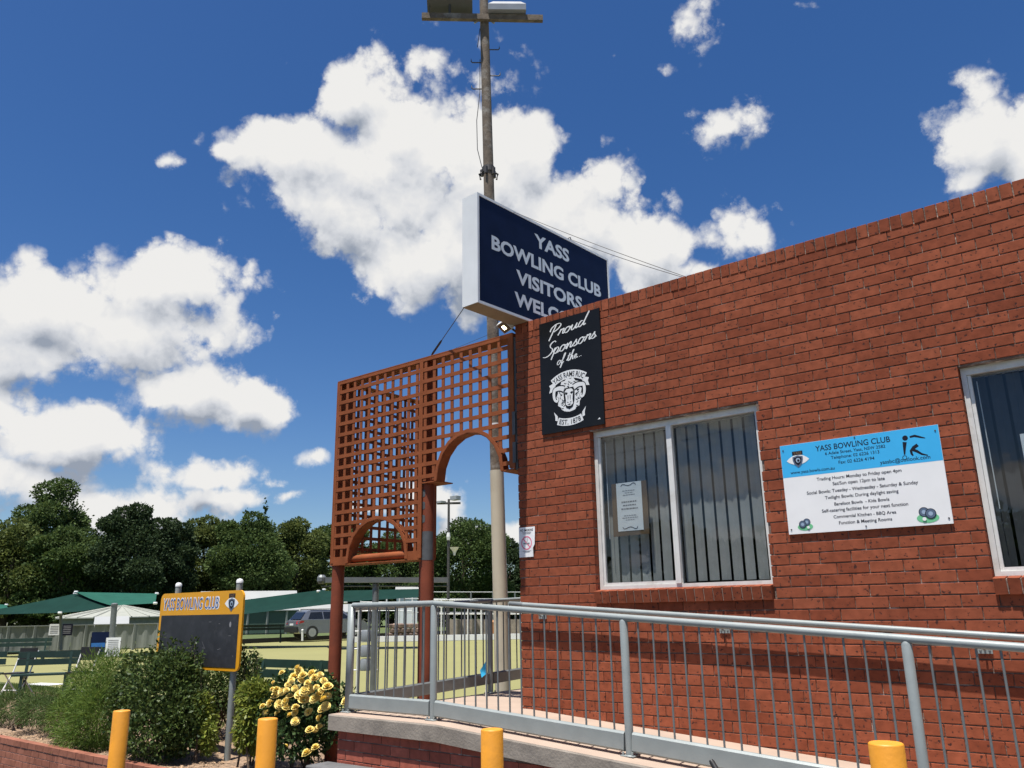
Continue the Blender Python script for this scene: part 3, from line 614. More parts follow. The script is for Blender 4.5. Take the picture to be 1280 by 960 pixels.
# ------------------------------------------------------------------ lattice screen (portal at the corner)
lt = thing('lattice_screen', (-1.5, .08, 0), 'rust orange steel lattice portal with two arches standing on round posts beside the club wall', 'lattice screen')
LX0, LX1, LXM = -2.985, -.045, -1.44; LT = 3.835; LB, RB = 1.485, 2.335; PIT = .1418; FD = .27
archs = [(-2.16, .50, 1.535, .45), (-.70, .475, 2.335, .485)]
def arch_top(x):
    for c, a, z, h in archs:
        if abs(x-c) < a: return z+h*math.sqrt(max(0, 1-((x-c)/a)**2))
    return None
def bottom(x): return LB if x < LXM else RB
for i in range(-1, 20):
    x = -2.86+PIT*(i+.5)
    if x < LX0+.04 or x > LX1-.03: continue
    z0 = max(bottom(x)+.02, (arch_top(x) or -9))
    b = MB(); b.box((x-.0225, .0035, z0), (x+.0225, .013, LT-.01)); b.build('lattice_bar', RUST, lt)
for j in range(0, 17):
    z = 3.754-PIT*(j+.5)
    if z < LB+.03: continue
    segs = [(LX0+.01, LX1-.01 if z > RB else LXM-.005)]
    for c, a, zs, h in archs:
        if z < zs+h and (z > zs or True):
            hw = a*math.sqrt(max(0, 1-((max(z, zs)-zs)/h)**2)); ns = []
            for p, q in segs:
                if c-hw >= q or c+hw <= p: ns.append((p, q)); continue
                if p < c-hw: ns.append((p, c-hw))
                if c+hw < q: ns.append((c+hw, q))
            segs = ns
    for p, q in segs:
        if q-p > .02: b = MB(); b.box((p, 0, z-.0225), (q, .010, z+.0225)); b.build('lattice_bar', RUST, lt)
def flange(pts, w=.012, name='flange', y0=-.002, y1=FD):
    b = MB()
    for p, q in zip(pts, pts[1:]):
        d = Vector((q[0]-p[0], 0, q[1]-p[1])).normalized(); n = Vector((d.z, 0, -d.x))*w/2
        P, Q = Vector((p[0], 0, p[1])), Vector((q[0], 0, q[1]))
        b.add([P-n+Vector((0,y0,0)), Q-n+Vector((0,y0,0)), Q+n+Vector((0,y0,0)), P+n+Vector((0,y0,0)), P-n+Vector((0,y1,0)), Q-n+Vector((0,y1,0)), Q+n+Vector((0,y1,0)), P+n+Vector((0,y1,0))],
              [(0,1,2,3),(4,7,6,5),(0,4,5,1),(2,6,7,3),(0,3,7,4),(1,5,6,2)])
    return b.build(name, RUST, lt)
flange([(LX0, LT), (LX1, LT)], name='top_flange'); flange([(LX0, LB+.01), (LX0, LT-.008)], name='side_flange'); flange([(LX1, RB), (LX1, LT-.008)], name='side_flange')
flange([(LXM, LB+.01), (LXM, LT-.008)], name='side_flange')
flange([(LX0, LB), (LXM, LB)], name='bottom_flange')
for c, a, zs, h in archs:
    pts = [(c-a, zs)]+[(c+a*math.cos(math.pi-math.pi*i/10), zs+h*math.sin(math.pi*i/10)) for i in range(1, 10)]+[(c+a, zs)]
    if zs < 2: pts = [(c-a, LB+.012)]+pts+[(c+a, LB+.012)]
    flange(pts, name='arch_band', y0=-.004, y1=.13)
    b = MB(); o2 = [(p[0]+(p[0]-c)*.075, p[1]+(max(0, p[1]-zs))*.09) for p in pts]; n = len(pts)
    b.add([Vector((p[0], -.0065, p[1])) for p in pts]+[Vector((p[0], -.0065, p[1])) for p in o2]+[Vector((p[0], -.001, p[1])) for p in pts]+[Vector((p[0], -.001, p[1])) for p in o2],
          [(i, i+1, n+i+1, n+i) for i in range(n-1)]+[(n+i, n+i+1, 3*n+i+1, 3*n+i) for i in range(n-1)]+[(2*n+i, i+0, i+1, 2*n+i+1) for i in range(n-1)])
    b.build('arch_rim', RUST, lt)
flange([(LXM+.012, RB), (-.70-.475, RB)], name='foot_plate'); flange([(-.70+.475, RB), (LX1-.008, RB)], name='foot_plate')
# edge strips of the face sheet
b = MB(); b.box((LX0+.006, -.0008, LT-.045), (LX1-.006, .0115, LT-.0065)); b.build('edge_strip', RUST, lt)
b = MB(); b.box((LX0+.0065, -.0012, LB+.02), (LX0+.05, .0118, LT-.046)); b.build('edge_strip', RUST, lt)
b = MB(); b.box((LX1-.055, -.0012, RB+.01), (LX1-.0065, .0118, LT-.046)); b.build('edge_strip', RUST, lt)
b = MB(); b.box((LXM-.03, -.0014, LB+.01), (LXM+.03, .0121, LT-.0465)); b.build('edge_strip', RUST, lt)
b = MB(); b.box((LX0+.051, -.0011, LB+.0065), (-2.665, .0116, LB+.05)); b.box((-1.655, -.0011, LB+.0065), (LXM-.031, .0116, LB+.05)); b.build('edge_strip', RUST, lt)
b = MB(); b.box((LX1+.008, .01, RB-.005), (-.004, .07, LT-.05)); b.build('wall_plate', STEELD, lt)
b = MB(); b.tube([(-2.655, .08, LB+.065), (-1.665, .08, LB+.065)], .045, 14); b.build('cross_tube', RUST, lt, smooth=True)
# return panel at the far left end
SX = -2.965
for i in range(9):
    y = .345+PIT*i
    b = MB(); b.box((SX-.005, y-.0205, 1.66), (SX+.005, y+.0205, LT-.01)); b.build('return_bar', RUST, lt)
for j in range(0, 15):
    z = 3.754-PIT*(j+.5)
    b = MB(); b.box((SX-.009, .275, z-.0205), (SX+.0015, 1.56, z+.0205)); b.build('return_bar', RUST, lt)
for nm, p, q in (('return_flange', (SX-.08, .272, LT-.012), (SX+.08, 1.56, LT)), ('return_flange', (SX-.08, .272, 1.645), (SX+.08, 1.56, 1.657)), ('return_flange', (SX-.08, 1.561, 1.645), (SX+.08, 1.573, LT))):
    b = MB(); b.box(p, q); b.build(nm, RUST, lt)
def rpost(x, y, z1, z0=-.86, r=.076, m=RUSTD):
    b = MB(); b.tube([(x, y, z0), (x, y, z1)], r, 20); return b.build('post', m, lt, smooth=True)
rpost(-2.93, .085, LB-.007); p2 = rpost(-1.405, .10, 2.43); rpost(-2.96, 1.61, 1.75)
def patch(x, y, r, z0, z1, a0, a1):   # brushed primer repair on a post: a thin skin round the tube
    b = MB(); n = 8
    for i in range(n):
        t = a0+(a1-a0)*i/(n-1); e = .35 if z1-z0 < .15 else .04; k_ = math.sqrt(max(0, 1-((i/(n-1)-.5)*2)**2))*e+(1-e)
        zc = (z0+z1)/2; hz_ = (z1-z0)/2*k_
        for z in (zc-hz_, zc+hz_): b.v.append(Vector((x+r*math.cos(t), y+r*math.sin(t), z)))
    b.f += [(2*i, 2*i+2, 2*i+3, 2*i+1) for i in range(n-1)]
    b.build('primer_patch', PRIMER, lt, smooth=True)
patch(-1.405, .10, .0775, 1.47, 1.79, rad(-105), rad(5))
for z in (1.93, 2.08, 2.22, 2.36): patch(-1.405, .10, .0775, z-.045, z+.045, rad(-125), rad(-70))
b = MB(); b.box((-.062, -.0055, 2.40), (-.02, -.0022, 2.62)); b.box((-.062, -.0055, 2.70), (-.02, -.0022, 2.95)); b.build('primer_patch', PRIMER, lt)

# ------------------------------------------------------------------ floodlight at the wall corner
fl = thing('corner_floodlight', (-.07, .0, 3.9), 'small lit square floodlight tilted down under the visitors sign', 'floodlight')
q = Matrix.Rotation(rad(52), 3, 'X'); q = Matrix.Rotation(rad(-22), 3, 'Z') @ q
c0 = Vector((-.115, -.03, 3.925))
b = MB(); b.box(c0+Vector((-.09, -.022, -.065)), c0+Vector((.09, .022, .065)), q, c0); b.build('lamp_body', pm('white_lamp', (.6, .6, .58), .4), fl)
b = MB(); b.box(c0+Vector((-.082, -.025, -.057)), c0+Vector((.082, -.0225, .057)), q, c0); b.build('lamp_glass', pm('lamp_glass', (.10, .09, .06), .15), fl)
b = MB(); b.box(c0+Vector((-.028, -.029, -.026)), c0+Vector((.024, -.0255, .022)), q, c0); b.build('led', emit_mat('led_light', (1, .86, .55), 7), fl)
b = MB(); b.bar((-.115, .0, 3.945), (-.03, .05, 3.86), .03, .02); b.build('bracket', STEELD, fl)

# ------------------------------------------------------------------ big roadside sign
A = Vector((.14, -.785, 3.918)); Bv = Vector((.262, 1.565, 3.918)); U_ = (Bv-A).normalized(); SLEN = (Bv-A).length; V_ = Vector((0, 0, 1)); Nn = U_.cross(V_).normalized(); SH = 1.235; TH = .215
sg = thing('visitors_sign', (.1, .4, 3.918), 'big navy and white double sided box sign projecting above the brick parapet', 'sign')
b = MB(); b.plate([(0, 0), (SLEN, 0), (SLEN, SH), (0, SH)], A, U_, V_, TH); b.build('cabinet', SIGNW, sg)
b = MB(); b.plate([(.03, .03), (SLEN-.03, .03), (SLEN-.03, SH-.03), (.03, SH-.03)], A+Nn*.004, U_, V_, .0035); b.build('face', NAVY, sg)
for p in ([(0,0),(SLEN,0),(SLEN,.028),(0,.028)], [(0,SH-.028),(SLEN,SH-.028),(SLEN,SH),(0,SH)], [(0,.0285),(.028,.0285),(.028,SH-.0285),(0,SH-.0285)], [(SLEN-.028,.0285),(SLEN,.0285),(SLEN,SH-.0285),(SLEN-.028,SH-.0285)]):
    b = MB(); b.plate(p, A+Nn*.009, U_, V_, .0088); b.build('frame', SIGNW, sg)
b = MB(); b.plate([(.002, 0), (SLEN-.002, 0), (SLEN-.002, TH-.004), (.002, TH-.004)], A-Nn*(TH-.002)+Vector((0, 0, -.003)), U_, Nn, .0) if False else None
for s_, u, zz, w in (('YASS', 1.235, 4.925, .63), ('BOWLING CLUB', 1.19, 4.655, 1.95), ('VISITORS', 1.185, 4.385, 1.17), ('WELCOME', 1.22, 4.12, 1.31)):
    text(sg, s_, A+U_*u+Vector((0, 0, zz-3.918)), U_, V_, LETTER, w=w, h=.165, bold=.034, depth=.0062)
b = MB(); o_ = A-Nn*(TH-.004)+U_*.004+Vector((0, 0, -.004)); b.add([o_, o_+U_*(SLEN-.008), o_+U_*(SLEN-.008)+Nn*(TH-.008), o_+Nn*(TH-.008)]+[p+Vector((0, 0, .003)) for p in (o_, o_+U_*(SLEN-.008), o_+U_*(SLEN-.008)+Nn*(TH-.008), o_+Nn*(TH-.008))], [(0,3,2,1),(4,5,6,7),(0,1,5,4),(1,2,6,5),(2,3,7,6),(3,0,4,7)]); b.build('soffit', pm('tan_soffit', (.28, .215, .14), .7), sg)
b = MB(); b.tube([A+U_*1.62-Nn*.05+Vector((0, 0, SH)), A+U_*1.62-Nn*.05+Vector((0, 0, SH+.05)), A+U_*1.66-Nn*.05+Vector((0, 0, SH+.075)), A+U_*1.68-Nn*.05+Vector((0, 0, SH+.04))], .006, 6); b.build('eye_bolt', STEELD, sg)

# ------------------------------------------------------------------ timber light pole
PB = at(628, 840, 11); PT = at(604, -25, 11)
lp = thing('light_pole', (PB.x, PB.y, -.6), 'tall weathered timber light pole with cream painted base and two lamps on a cross arm', 'light pole')
def pp(z): t = (z-PB.z)/(PT.z-PB.z); return PB+(PT-PB)*t
b = MB(); b.tube([pp(z) for z in (2.744, 4.5, 6.5, 8.5, 10, 10.75)], [.089, .086, .081, .076, .071, .068], 18); b.build('pole_shaft', TIMBER, lp, smooth=True)
b = MB(); b.tube([pp(-.62), pp(1), pp(2.75)], [.100, .097, .094], 20); b.build('painted_base', CREAM, lp, smooth=True)
side = Vector((.757, .653, 0)).normalized(); fwd = Vector((side.y, -side.x, 0))
ca = pp(10.0)+fwd*.10
b = MB(); b.bar(ca-side*.99+Vector((0, 0, .01)), ca+side*.93-Vector((0, 0, .015)), .07, .10); b.build('cross_arm', TIMBER, lp)
for sgn, z in ((1, 9.48), (-1, 9.24), (1, 9.0), (-1, 8.76)):
    p = pp(z); b = MB(); b.tube([p+side*sgn*.06, p+side*sgn*.21, p+side*sgn*.225+Vector((0, 0, .02)), p+side*sgn*.225+Vector((0, 0, .085))], .0095, 7); b.build('climbing_peg', STEELD, lp)
LAMPM = pm('lamp_casing', (.36, .37, .37), .35, .1, metal=.3)
c = ca+side*.36+Vector((0, 0, .06)); b = MB()
b.add([c+side*s_*.30+fwd*f*.12+Vector((0, 0, 0)) for s_, f in ((-1,-1),(1,-1),(1,1),(-1,1))]+[c+side*s_*.30+fwd*f*.13+Vector((0, 0, .10)) for s_, f in ((-1,-1),(1,-1),(1,1),(-1,1))]+[c+side*s_*.22+fwd*f*.07+Vector((0, 0, .19)) for s_, f in ((-1,-1),(1,-1),(1,1),(-1,1))],
      [(0,3,2,1),(8,9,10,11)]+[(i, (i+1) % 4, 4+(i+1) % 4, 4+i) for i in range(4)]+[(4+i, 4+(i+1) % 4, 8+(i+1) % 4, 8+i) for i in range(4)])
b.build('lamp', LAMPM, lp)
b = MB(); b.bar(c-side*.02-fwd*.135+Vector((0, 0, .0)), c-side*.02-fwd*.135+Vector((0, 0, .16)), .02, .01, up=side); b.build('lamp_strap', STEELD, lp)
c = ca-side*.55+Vector((0, 0, .33)); qm = Matrix.Rotation(rad(-30), 3, side)
b = MB(); b.add([c+qm@(side*s_*.36+fwd*f*.2+Vector((0, 0, h))) for h in (-.09, .09) for s_, f in ((-1,-1),(1,-1),(1,1),(-1,1))], [(0,3,2,1),(4,5,6,7)]+[(i, (i+1) % 4, 4+(i+1) % 4, 4+i) for i in range(4)]); b.build('lamp', pm('dark_lamp', (.10, .10, .09), .5), lp)
b = MB(); b.tube([c+Vector((0, 0, -.3)), c+Vector((0, 0, -.05))], .02, 6); b.tube([c-side*.32+Vector((0, 0, -.32)), c-side*.32], .006, 5); b.build('lamp_stem', STEELD, lp)
b = MB(); p = pp(10.0); b.bar(p+fwd*.06-side*.16+Vector((0, 0, -.07)), p+fwd*.06+Vector((0, 0, .06)), .03, .02); b.bar(p+fwd*.06+side*.16+Vector((0, 0, -.07)), p+fwd*.06+Vector((0, 0, .06)), .03, .02); b.build('arm_brace', LAMPM, lp)
cl = pp(7.30); b = MB(); b.tube([cl, cl+Vector((0, 0, .09))], .092, 16)
for a in range(5): t = a*1.256; b.box(cl+Vector((math.cos(t)*.10-.02, math.sin(t)*.10-.02, -.06)), cl+Vector((math.cos(t)*.10+.02, math.sin(t)*.10+.02, .05)))
for s_ in (-1, 1): b.tube([cl+side*s_*.09, cl+side*s_*.14+Vector((0, 0, -.03)), cl+side*s_*.12+Vector((0, 0, -.12))], .016, 6)
b.build('clamp', STEELD, lp)
b = MB(); b.tube([pp(9.85)-side*.075+fwd*.03, pp(9.5)-side*.12+fwd*.03], .006, 5); b.tube([pp(9.3)-side*.085, pp(8.7)-side*.10, pp(8.2)-side*.16, pp(7.7)-side*.16, pp(7.45)-side*.11, pp(7.36)-side*.09], .006, 5); b.build('loose_cable', BLK, lp)
b = MB(); pz = pp(3.4); b.tube([pp(3.37), pp(3.4)], .0965, 18); b.build('band', SIGNW, lp)

# guy wires
def wire(name, p, q, label, sag=.02, r=.004, turn=False, group=None):
    t = thing(name, p, label, 'wire', group); p, q = Vector(p), Vector(q); pts = [p.lerp(q, i/10)-Vector((0, 0, sag*math.sin(math.pi*i/10))) for i in range(11)]
    b = MB(); b.tube(pts, r, 5); b.build('cable', STEELD, t)
    if turn:
        b = MB(); d = (p-q).normalized(); b.tube([q+d*.05, q+d*.09, q+d*.30, q+d*.34], [.006, .013, .013, .006], 8); b.build('turnbuckle', BLK, t)
    b = MB(); b.lathe([(.018, -.012), (.022, 0), (.018, .012)], q, 8); b.build('anchor_eye', STEELD, t)
wire('guy_wire', A+U_*.55-Nn*.1+Vector((0, 0, SH+.06)), (2.05, .09, 3.925), 'upper thin guy wire from the navy sign to the brick parapet', .02, .0035)
wire('guy_wire', A+U_*1.66-Nn*.05+Vector((0, 0, SH+.05)), (2.045, .11, 3.92), 'lower thin guy wire hooked near the far end of the navy sign', .02, .0035)
wire('guy_wire', (-.078, -.35, 4.45), (-1.385, .08, 3.85), 'thick guy wire with turnbuckle from the sign down to the lattice top', .0, .005, True)
wire('guy_wire', (-.075, .6, 4.25), (-1.36, .10, 3.85), 'fine second guy wire from the sign down to the lattice top', .0, .0022)

# ------------------------------------------------------------------ signs on the front wall
UX, UZ = Vector((1, 0, 0)), Vector((0, 0, 1))
def flat(parent, pts, o, mat, name, d=.0008, lift=0): b = MB(); b.plate(pts, Vector(o)+Vector((0, -lift, 0)), UX, UZ, d); return b.build(name, mat, parent)
# club information board
IX, IZ, IW, IH = 2.786, 1.462, 1.198, .722; IY = -.016
inf = thing('information_board', (IX+IW/2, IY, IZ), 'white and sky blue notice board with opening hours on the brick wall between the windows', 'notice board')
b = MB(); b.plate([(0, 0), (IW, -.004), (IW, IH-.0), (0, IH)], (IX, IY, IZ), UX, UZ, .012); b.build('board', WHITE, inf)
flat(inf, [(.001, IH*.63), (IW-.001, IH*.63), (IW-.001, IH-.001), (.001, IH-.001)], (IX, IY, IZ), SKYB, 'blue_band', .0003, .0004)
def it_(s_, u0, u1, v, m=INK, bold=.010, h=None): text(inf, s_, (IX+IW*(u0+u1)/2, IY-.0006, IZ+IH*(1-v)), UX, UZ, m, w=IW*(u1-u0), h=h, bold=bold, depth=.0002)
it_('YASS BOWLING CLUB', .24, .715, .085, bold=.012, h=.046)
it_('6 Adele Street, Yass, NSW 2582', .30, .68, .155); it_('Telephone: 02 6226 1313', .335, .64, .21); it_('Fax: 02 6226 4194', .38, .605, .265)
it_('www.yass.bowls.com.au', .055, .35, .325); it_('yassbc@outlook.com', .635, .93, .325)
for s_, a, c, v in (('Trading Hours: Monday to Friday open 4pm', .225, .755, .43), ('Sat/Sun open 12pm to late', .325, .65, .495), ('Social Bowls: Tuesday - Wednesday - Saturday & Sunday', .15, .84, .57), ('Twilight Bowls: During daylight saving', .265, .72, .64),
                    ('Barefoot Bowls  - Kids Bowls', .32, .66, .71), ('Self-catering facilities for your next function', .235, .765, .78), ('Commercial Kitchen - BBQ Area', .305, .69, .85), ('Function & Meeting Rooms', .335, .66, .92)):
    it_(s_, a, c, v, bold=.012)
def eye_crest(parent, cx, cz, s, y):
    """white eye outline with a dark shield and the word YASS above it"""
    eye = [(-1, 0)]+[(-1+2*i/9, .48*math.sin(math.pi*i/9)**.8) for i in range(1, 9)]+[(1, 0)]+[(1-2*i/9, -.42*math.sin(math.pi*i/9)**.8) for i in range(1, 9)]
    flat(parent, [(a*s, b_*s) for a, b_ in eye], (cx, y, cz), WHITE, 'eye_emblem', .0006, .0018)
    sh = [(-.46, .30), (-.2, .36), (0, .42), (.2, .36), (.46, .30), (.46, 0), (.34, -.36), (0, -.66), (-.34, -.36), (-.46, 0)]
    flat(parent, [(a*s, b_*s) for a, b_ in sh], (cx, y, cz), BOWLB, 'shield', .0006, .0026)
    flat(parent, [(a*s*.72, b_*s*.72) for a, b_ in sh], (cx, y, cz), INK, 'shield', .0006, .0034)
    flat(parent, [(a*s*.9, b_*s*.9) for a, b_ in ell(.02, -.02, .22, .24, 12)], (cx, y, cz), BOWLH, 'shield_ball', .0006, .0042)
    flat(parent, [(a*s*.9, b_*s*.9) for a, b_ in ell(.05, -.05, .12, .13, 10)], (cx, y, cz), INK, 'shield_ball', .0006, .0050)
    flat(parent, [(-.45*s, .46*s), (.47*s, .46*s), (.47*s, .80*s), (-.45*s, .80*s)], (cx, y, cz), INK, 'name_tab', .0006, .0022)
    text(parent, 'YASS', (cx+.01*s, y-.003, cz+.63*s), UX, UZ, CARD if s < .2 else WHITE, w=.74*s, h=.24*s, bold=.02)
eye_crest(inf, IX+IW*.115, IZ+IH*.815, .092, IY)
pg = MB(); O_ = (IX+IW*.835, IY-.0008, IZ+IH*.80)   # bowler pictogram
for pts, w in (([(-.045, .045), (-.052, .0), (-.058, -.05)], [.030, .020, .010]), ([(-.005, .078), (.03, .082), (.065, .068), (.10, .055)], [.014, .018, .014, .006]), ([(.042, .012), (.012, -.005), (-.01, -.028), (-.008, -.05), (.0, -.065)], [.024, .026, .020, .016, .010]), ([(-.005, -.015), (.03, -.035), (.06, -.06), (.10, -.075)], [.022, .020, .014, .008])):
    pg.strip(pts, 0, O_, UX, UZ, widths=w)
pg.add([Vector(O_)+UX*a+UZ*c for a, c in ell(-.038, .075, .02, .02, 14)], [tuple(range(14))])
rg = ell(-.06, -.072, .017, .017, 16); ri = ell(-.06, -.072, .0125, .0125, 16)
pg.add([Vector(O_)+UX*a+UZ*c for a, c in rg+ri], [(i, (i+1) % 16, 16+(i+1) % 16, 16+i) for i in range(16)]); pg.build('bowler_symbol', INK, inf)
for ux, sc_ in ((.115, .85), (.865, 1.05)):
    cx = IX+IW*ux; cz = IZ+IH*.085
    flat(inf, [(a*sc_, b_*sc_) for a, b_ in ell(0, -.012, .072, .034, 20)], (cx, IY, cz), GREENP, 'printed_mat', .0006, .0012)
    for i, (a, c, r_) in enumerate(((.018, .030, .034), (-.022, .012, .035)) if ux < .5 else ((-.02, .03, .034), (.022, .016, .036))):
        flat(inf, [(p*sc_, q_*sc_) for p, q_ in ell(a, c, r_, r_, 18)], (cx, IY, cz), INK, 'printed_bowl', .0005, .0018+.002*i); flat(inf, [(p*sc_, q_*sc_) for p, q_ in ell(a, c, r_*.86, r_*.86, 18)], (cx, IY, cz), BOWLB, 'printed_bowl', .0005, .0024+.002*i)
        flat(inf, [(p*sc_, q_*sc_) for p, q_ in ell(a, c, r_*.42, r_*.42, 12)], (cx, IY, cz), BOWLH, 'printed_bowl', .0005, .003+.002*i)
    flat(inf, [(p*sc_, q_*sc_) for p, q_ in ell(.03 if ux < .5 else -.022, -.018, .013, .013, 12)], (cx, IY, cz), WHITE, 'printed_jack', .0005, .0062)
for u, v in ((.02, .06), (.98, .06), (.02, .95), (.98, .95), (.5, .97), (.5, .015)):
    b = MB(); c = Vector((IX+IW*u, IY-.001, IZ+IH*(1-v))); b.add([c+UX*a+UZ*d+Vector((0, dy, 0)) for dy in (0, -.003) for a, d in ell(0, 0, .006, .006, 8)], [tuple(range(8, 16))]+[(i, (i+1) % 8, 8+(i+1) % 8, 8+i) for i in range(8)]); b.build('screw', STEELD, inf)

# sponsor banner
PX, PZ, PW, PH = .340, 2.637, .758, 1.198; PY = -.020
sp = thing('sponsor_sign', (PX+PW/2, PY, PZ), 'tall black sponsor panel with white script and ram emblem high at the wall corner', 'sign')
b = MB(); b.plate([(0, 0), (PW, 0), (PW, PH), (0, PH)], (PX, PY, PZ), UX, UZ, .016); b.build('panel', BLACKP, sp)
SCR = {  # single-stroke script letters: list of strokes in a unit-height box, plus advance
 'P': ([[(.05,-.12),(.16,.25),(.30,.75),(.38,1.0)],[(.02,.62),(.08,.88),(.34,1.06),(.62,1.02),(.70,.84),(.55,.62),(.30,.50),(.22,.56)]], .62),
 'S': ([[(.62,.90),(.55,1.02),(.40,1.0),(.26,.84),(.30,.64),(.44,.48),(.46,.26),(.30,.06),(.06,.0),(-.14,.08)]], .52),
 'r': ([[(0,.05),(.10,.25),(.17,.46),(.20,.38),(.30,.44),(.37,.42),(.32,.22),(.33,.05),(.42,.08)]], .38),
 'o': ([[(.30,.44),(.14,.40),(.05,.20),(.10,.03),(.24,.02),(.37,.20),(.38,.38),(.28,.44),(.34,.34),(.50,.36)]], .44),
 'u': ([[(0,.22),(.10,.44),(.06,.18),(.09,.03),(.22,.06),(.34,.28),(.39,.44),(.34,.16),(.37,.03),(.48,.10)]], .46),
 'd': ([[(.32,.40),(.18,.44),(.05,.22),(.08,.04),(.20,.04),(.36,.26),(.56,.84),(.60,1.0),(.48,.62),(.38,.20),(.40,.03),(.52,.10)]], .52),
 'p': ([[(.0,.20),(.14,.46),(.10,.20),(-.02,-.28),(-.04,-.36)],[(.10,.24),(.24,.44),(.36,.40),(.35,.20),(.22,.03),(.10,.06)],[(.22,.03),(.34,.04),(.48,.14)]], .44),
 'n': ([[(0,.05),(.10,.44),(.07,.20),(.05,.03),(.14,.24),(.28,.44),(.34,.38),(.30,.14),(.32,.03),(.42,.08)]], .42),
 's': ([[(0,.06),(.16,.28),(.26,.46),(.24,.34),(.32,.18),(.28,.04),(.14,.01),(.04,.07)],[(.28,.04),(.40,.10)]], .36),
 'f': ([[(0,.10),(.20,.40),(.36,.82),(.40,1.0),(.30,1.0),(.20,.60),(.06,-.10),(.0,-.36),(.06,-.34),(.14,-.06),(.22,.08),(.34,.14)]], .36),
 't': ([[(0,.10),(.16,.44),(.28,.82),(.20,.50),(.14,.12),(.18,.02),(.32,.10)],[(.06,.56),(.40,.60)]], .32),
 'h': ([[(0,.08),(.20,.56),(.34,.98),(.26,.96),(.12,.42),(.03,.02),(.16,.28),(.28,.42),(.32,.34),(.29,.10),(.34,.02),(.42,.08)]], .42),
 'e': ([[(.0,.12),(.20,.22),(.30,.36),(.24,.44),(.12,.36),(.06,.16),(.14,.02),(.28,.04),(.40,.14)]], .38),
 '.': ([[(.04,.0),(.08,.04)]], .18), ' ': ([], .28)}
def smooth2(pts, n=5):
    P = [Vector(p) for p in pts]; out = []
    for i in range(len(P)-1):
        p0, p1, p2_, p3 = P[max(i-1, 0)], P[i], P[i+1], P[min(i+2, len(P)-1)]
        for k in range(n):
            t = k/n; out.append(.5*((2*p1)+(p2_-p0)*t+(2*p0-5*p1+4*p2_-p3)*t*t+(3*p1-p0-3*p2_+p3)*t**3))
    return out+[P[-1]]
STK = [0]
def script(parent, s_, x, z, w, h, pen, mat, tilt=.13):
    adv = sum(SCR[c][1] for c in s_); k = w/adv; b = MB(); cx = 0
    for c in s_:
        st, a = SCR[c]
        for pts in st:
            q = smooth2([(cx+p[0]+.18*(p[1]-.3), p[1]) for p in pts]); q = [(p.x*k, p.y*h+p.x*k*tilt) for p in q]; ws = []
            for i in range(len(q)):
                d = Vector(q[min(i+1, len(q)-1)])-Vector(q[max(i-1, 0)]); d = d.normalized() if d.length > 0 else Vector((1, 0))
                ws.append(pen*(.42+.75*abs(d.x*.35-d.y*-.94)))
            b.strip(q, 0, (x, PY-.0012-.0011*(STK.__setitem__(0, STK[0]+1) or STK[0] % 2), z), UX, UZ, widths=ws)
        cx += a
    b.build('script_lettering', mat, parent)
script(sp, 'Proud', PX+.17*PW, PZ+PH*.835, PW*.62, PH*.105, .0125, SIGNW)
script(sp, 'Sponsors', PX+.10*PW, PZ+PH*.680, PW*.84, PH*.112, .0125, SIGNW)
script(sp, 'of the...', PX+.29*PW, PZ+PH*.585, PW*.42, PH*.080, .009, SIGNW)
CXr = PX+.47*PW
def arc_banner(zc, r, a0, a1, h, word, tw, bold):
    n = 14; pts = [(r*math.sin(a0+(a1-a0)*i/n), r*math.cos(a0+(a1-a0)*i/n)) for i in range(n+1)]; pi_ = [((r-h)*math.sin(a0+(a1-a0)*i/n), (r-h)*math.cos(a0+(a1-a0)*i/n)) for i in range(n+1)]
    sg_ = 1
    b = MB(); V = [Vector((CXr+p[0], PY-.0014, zc+p[1])) for p in pts+pi_]; b.add(V, [(i, n+1+i, n+2+i, i+1) for i in range(n)]); b.build('banner', SIGNW, sp)
    for sgn in (-1, 1):   # folded tails
        a = a1 if sgn > 0 else a0; e = Vector((CXr+(r-h*.9)*math.sin(a), PY-.0010, zc+(r-h*.9)*math.cos(a)-.02))
        b = MB(); b.add([e+UX*sgn*-.015+UZ*.055, e+UX*sgn*.065+UZ*.03, e+UX*sgn*.05, e+UX*sgn*.068-UZ*.05, e+UX*sgn*-.01-UZ*.035], [(0,1,2,3,4)]); b.build('banner_tail', SIGNW, sp)
    rm = r-h/2
    def warp(x, y): t = (a0+a1)/2+x/rm; return (rm+y)*np.sin(t), (rm+y)*np.cos(t)
    text(sp, word, (CXr, PY-.0014, zc), UX, UZ, BLACKP, w=tw, h=h*.66, bold=bold, warp=warp)
arc_banner(PZ+PH*.485-.36, .40, rad(-34), rad(34), .085, 'YASS RAMS RUC', .40, .008)
# lower banner, curving the other way
n = 10; zc = PZ+PH*.085+.42; V = []
for rr in (.40, .475):
    for i in range(n+1): t = rad(-20+40*i/n); V.append(Vector((CXr+rr*math.sin(t), PY-.0022, zc-rr*math.cos(t))))
b = MB(); b.add(V, [(i, n+1+i, n+2+i, i+1) for i in range(n)]); b.build('banner', SIGNW, sp)
for sgn in (-1, 1):
    e = Vector((CXr+sgn*.15, PY-.0016, PZ+PH*.085+.06)); b = MB(); b.add([e, e+UX*sgn*.045+UZ*.05, e+UX*sgn*.03+UZ*.0, e+UX*sgn*.03-UZ*.04, e-UZ*.05], [(0,1,2,3,4)]); b.build('banner_tail', SIGNW, sp)
text(sp, 'EST. 1878', (CXr, PY-.0022, zc), UX, UZ, BLACKP, w=.26, h=.05, bold=.008, warp=lambda x, y: ((.4375-y)*np.sin(x/.4375), -(.4375-y)*np.cos(x/.4375)))
ZR = PZ+PH*.295   # ram head emblem, white on black
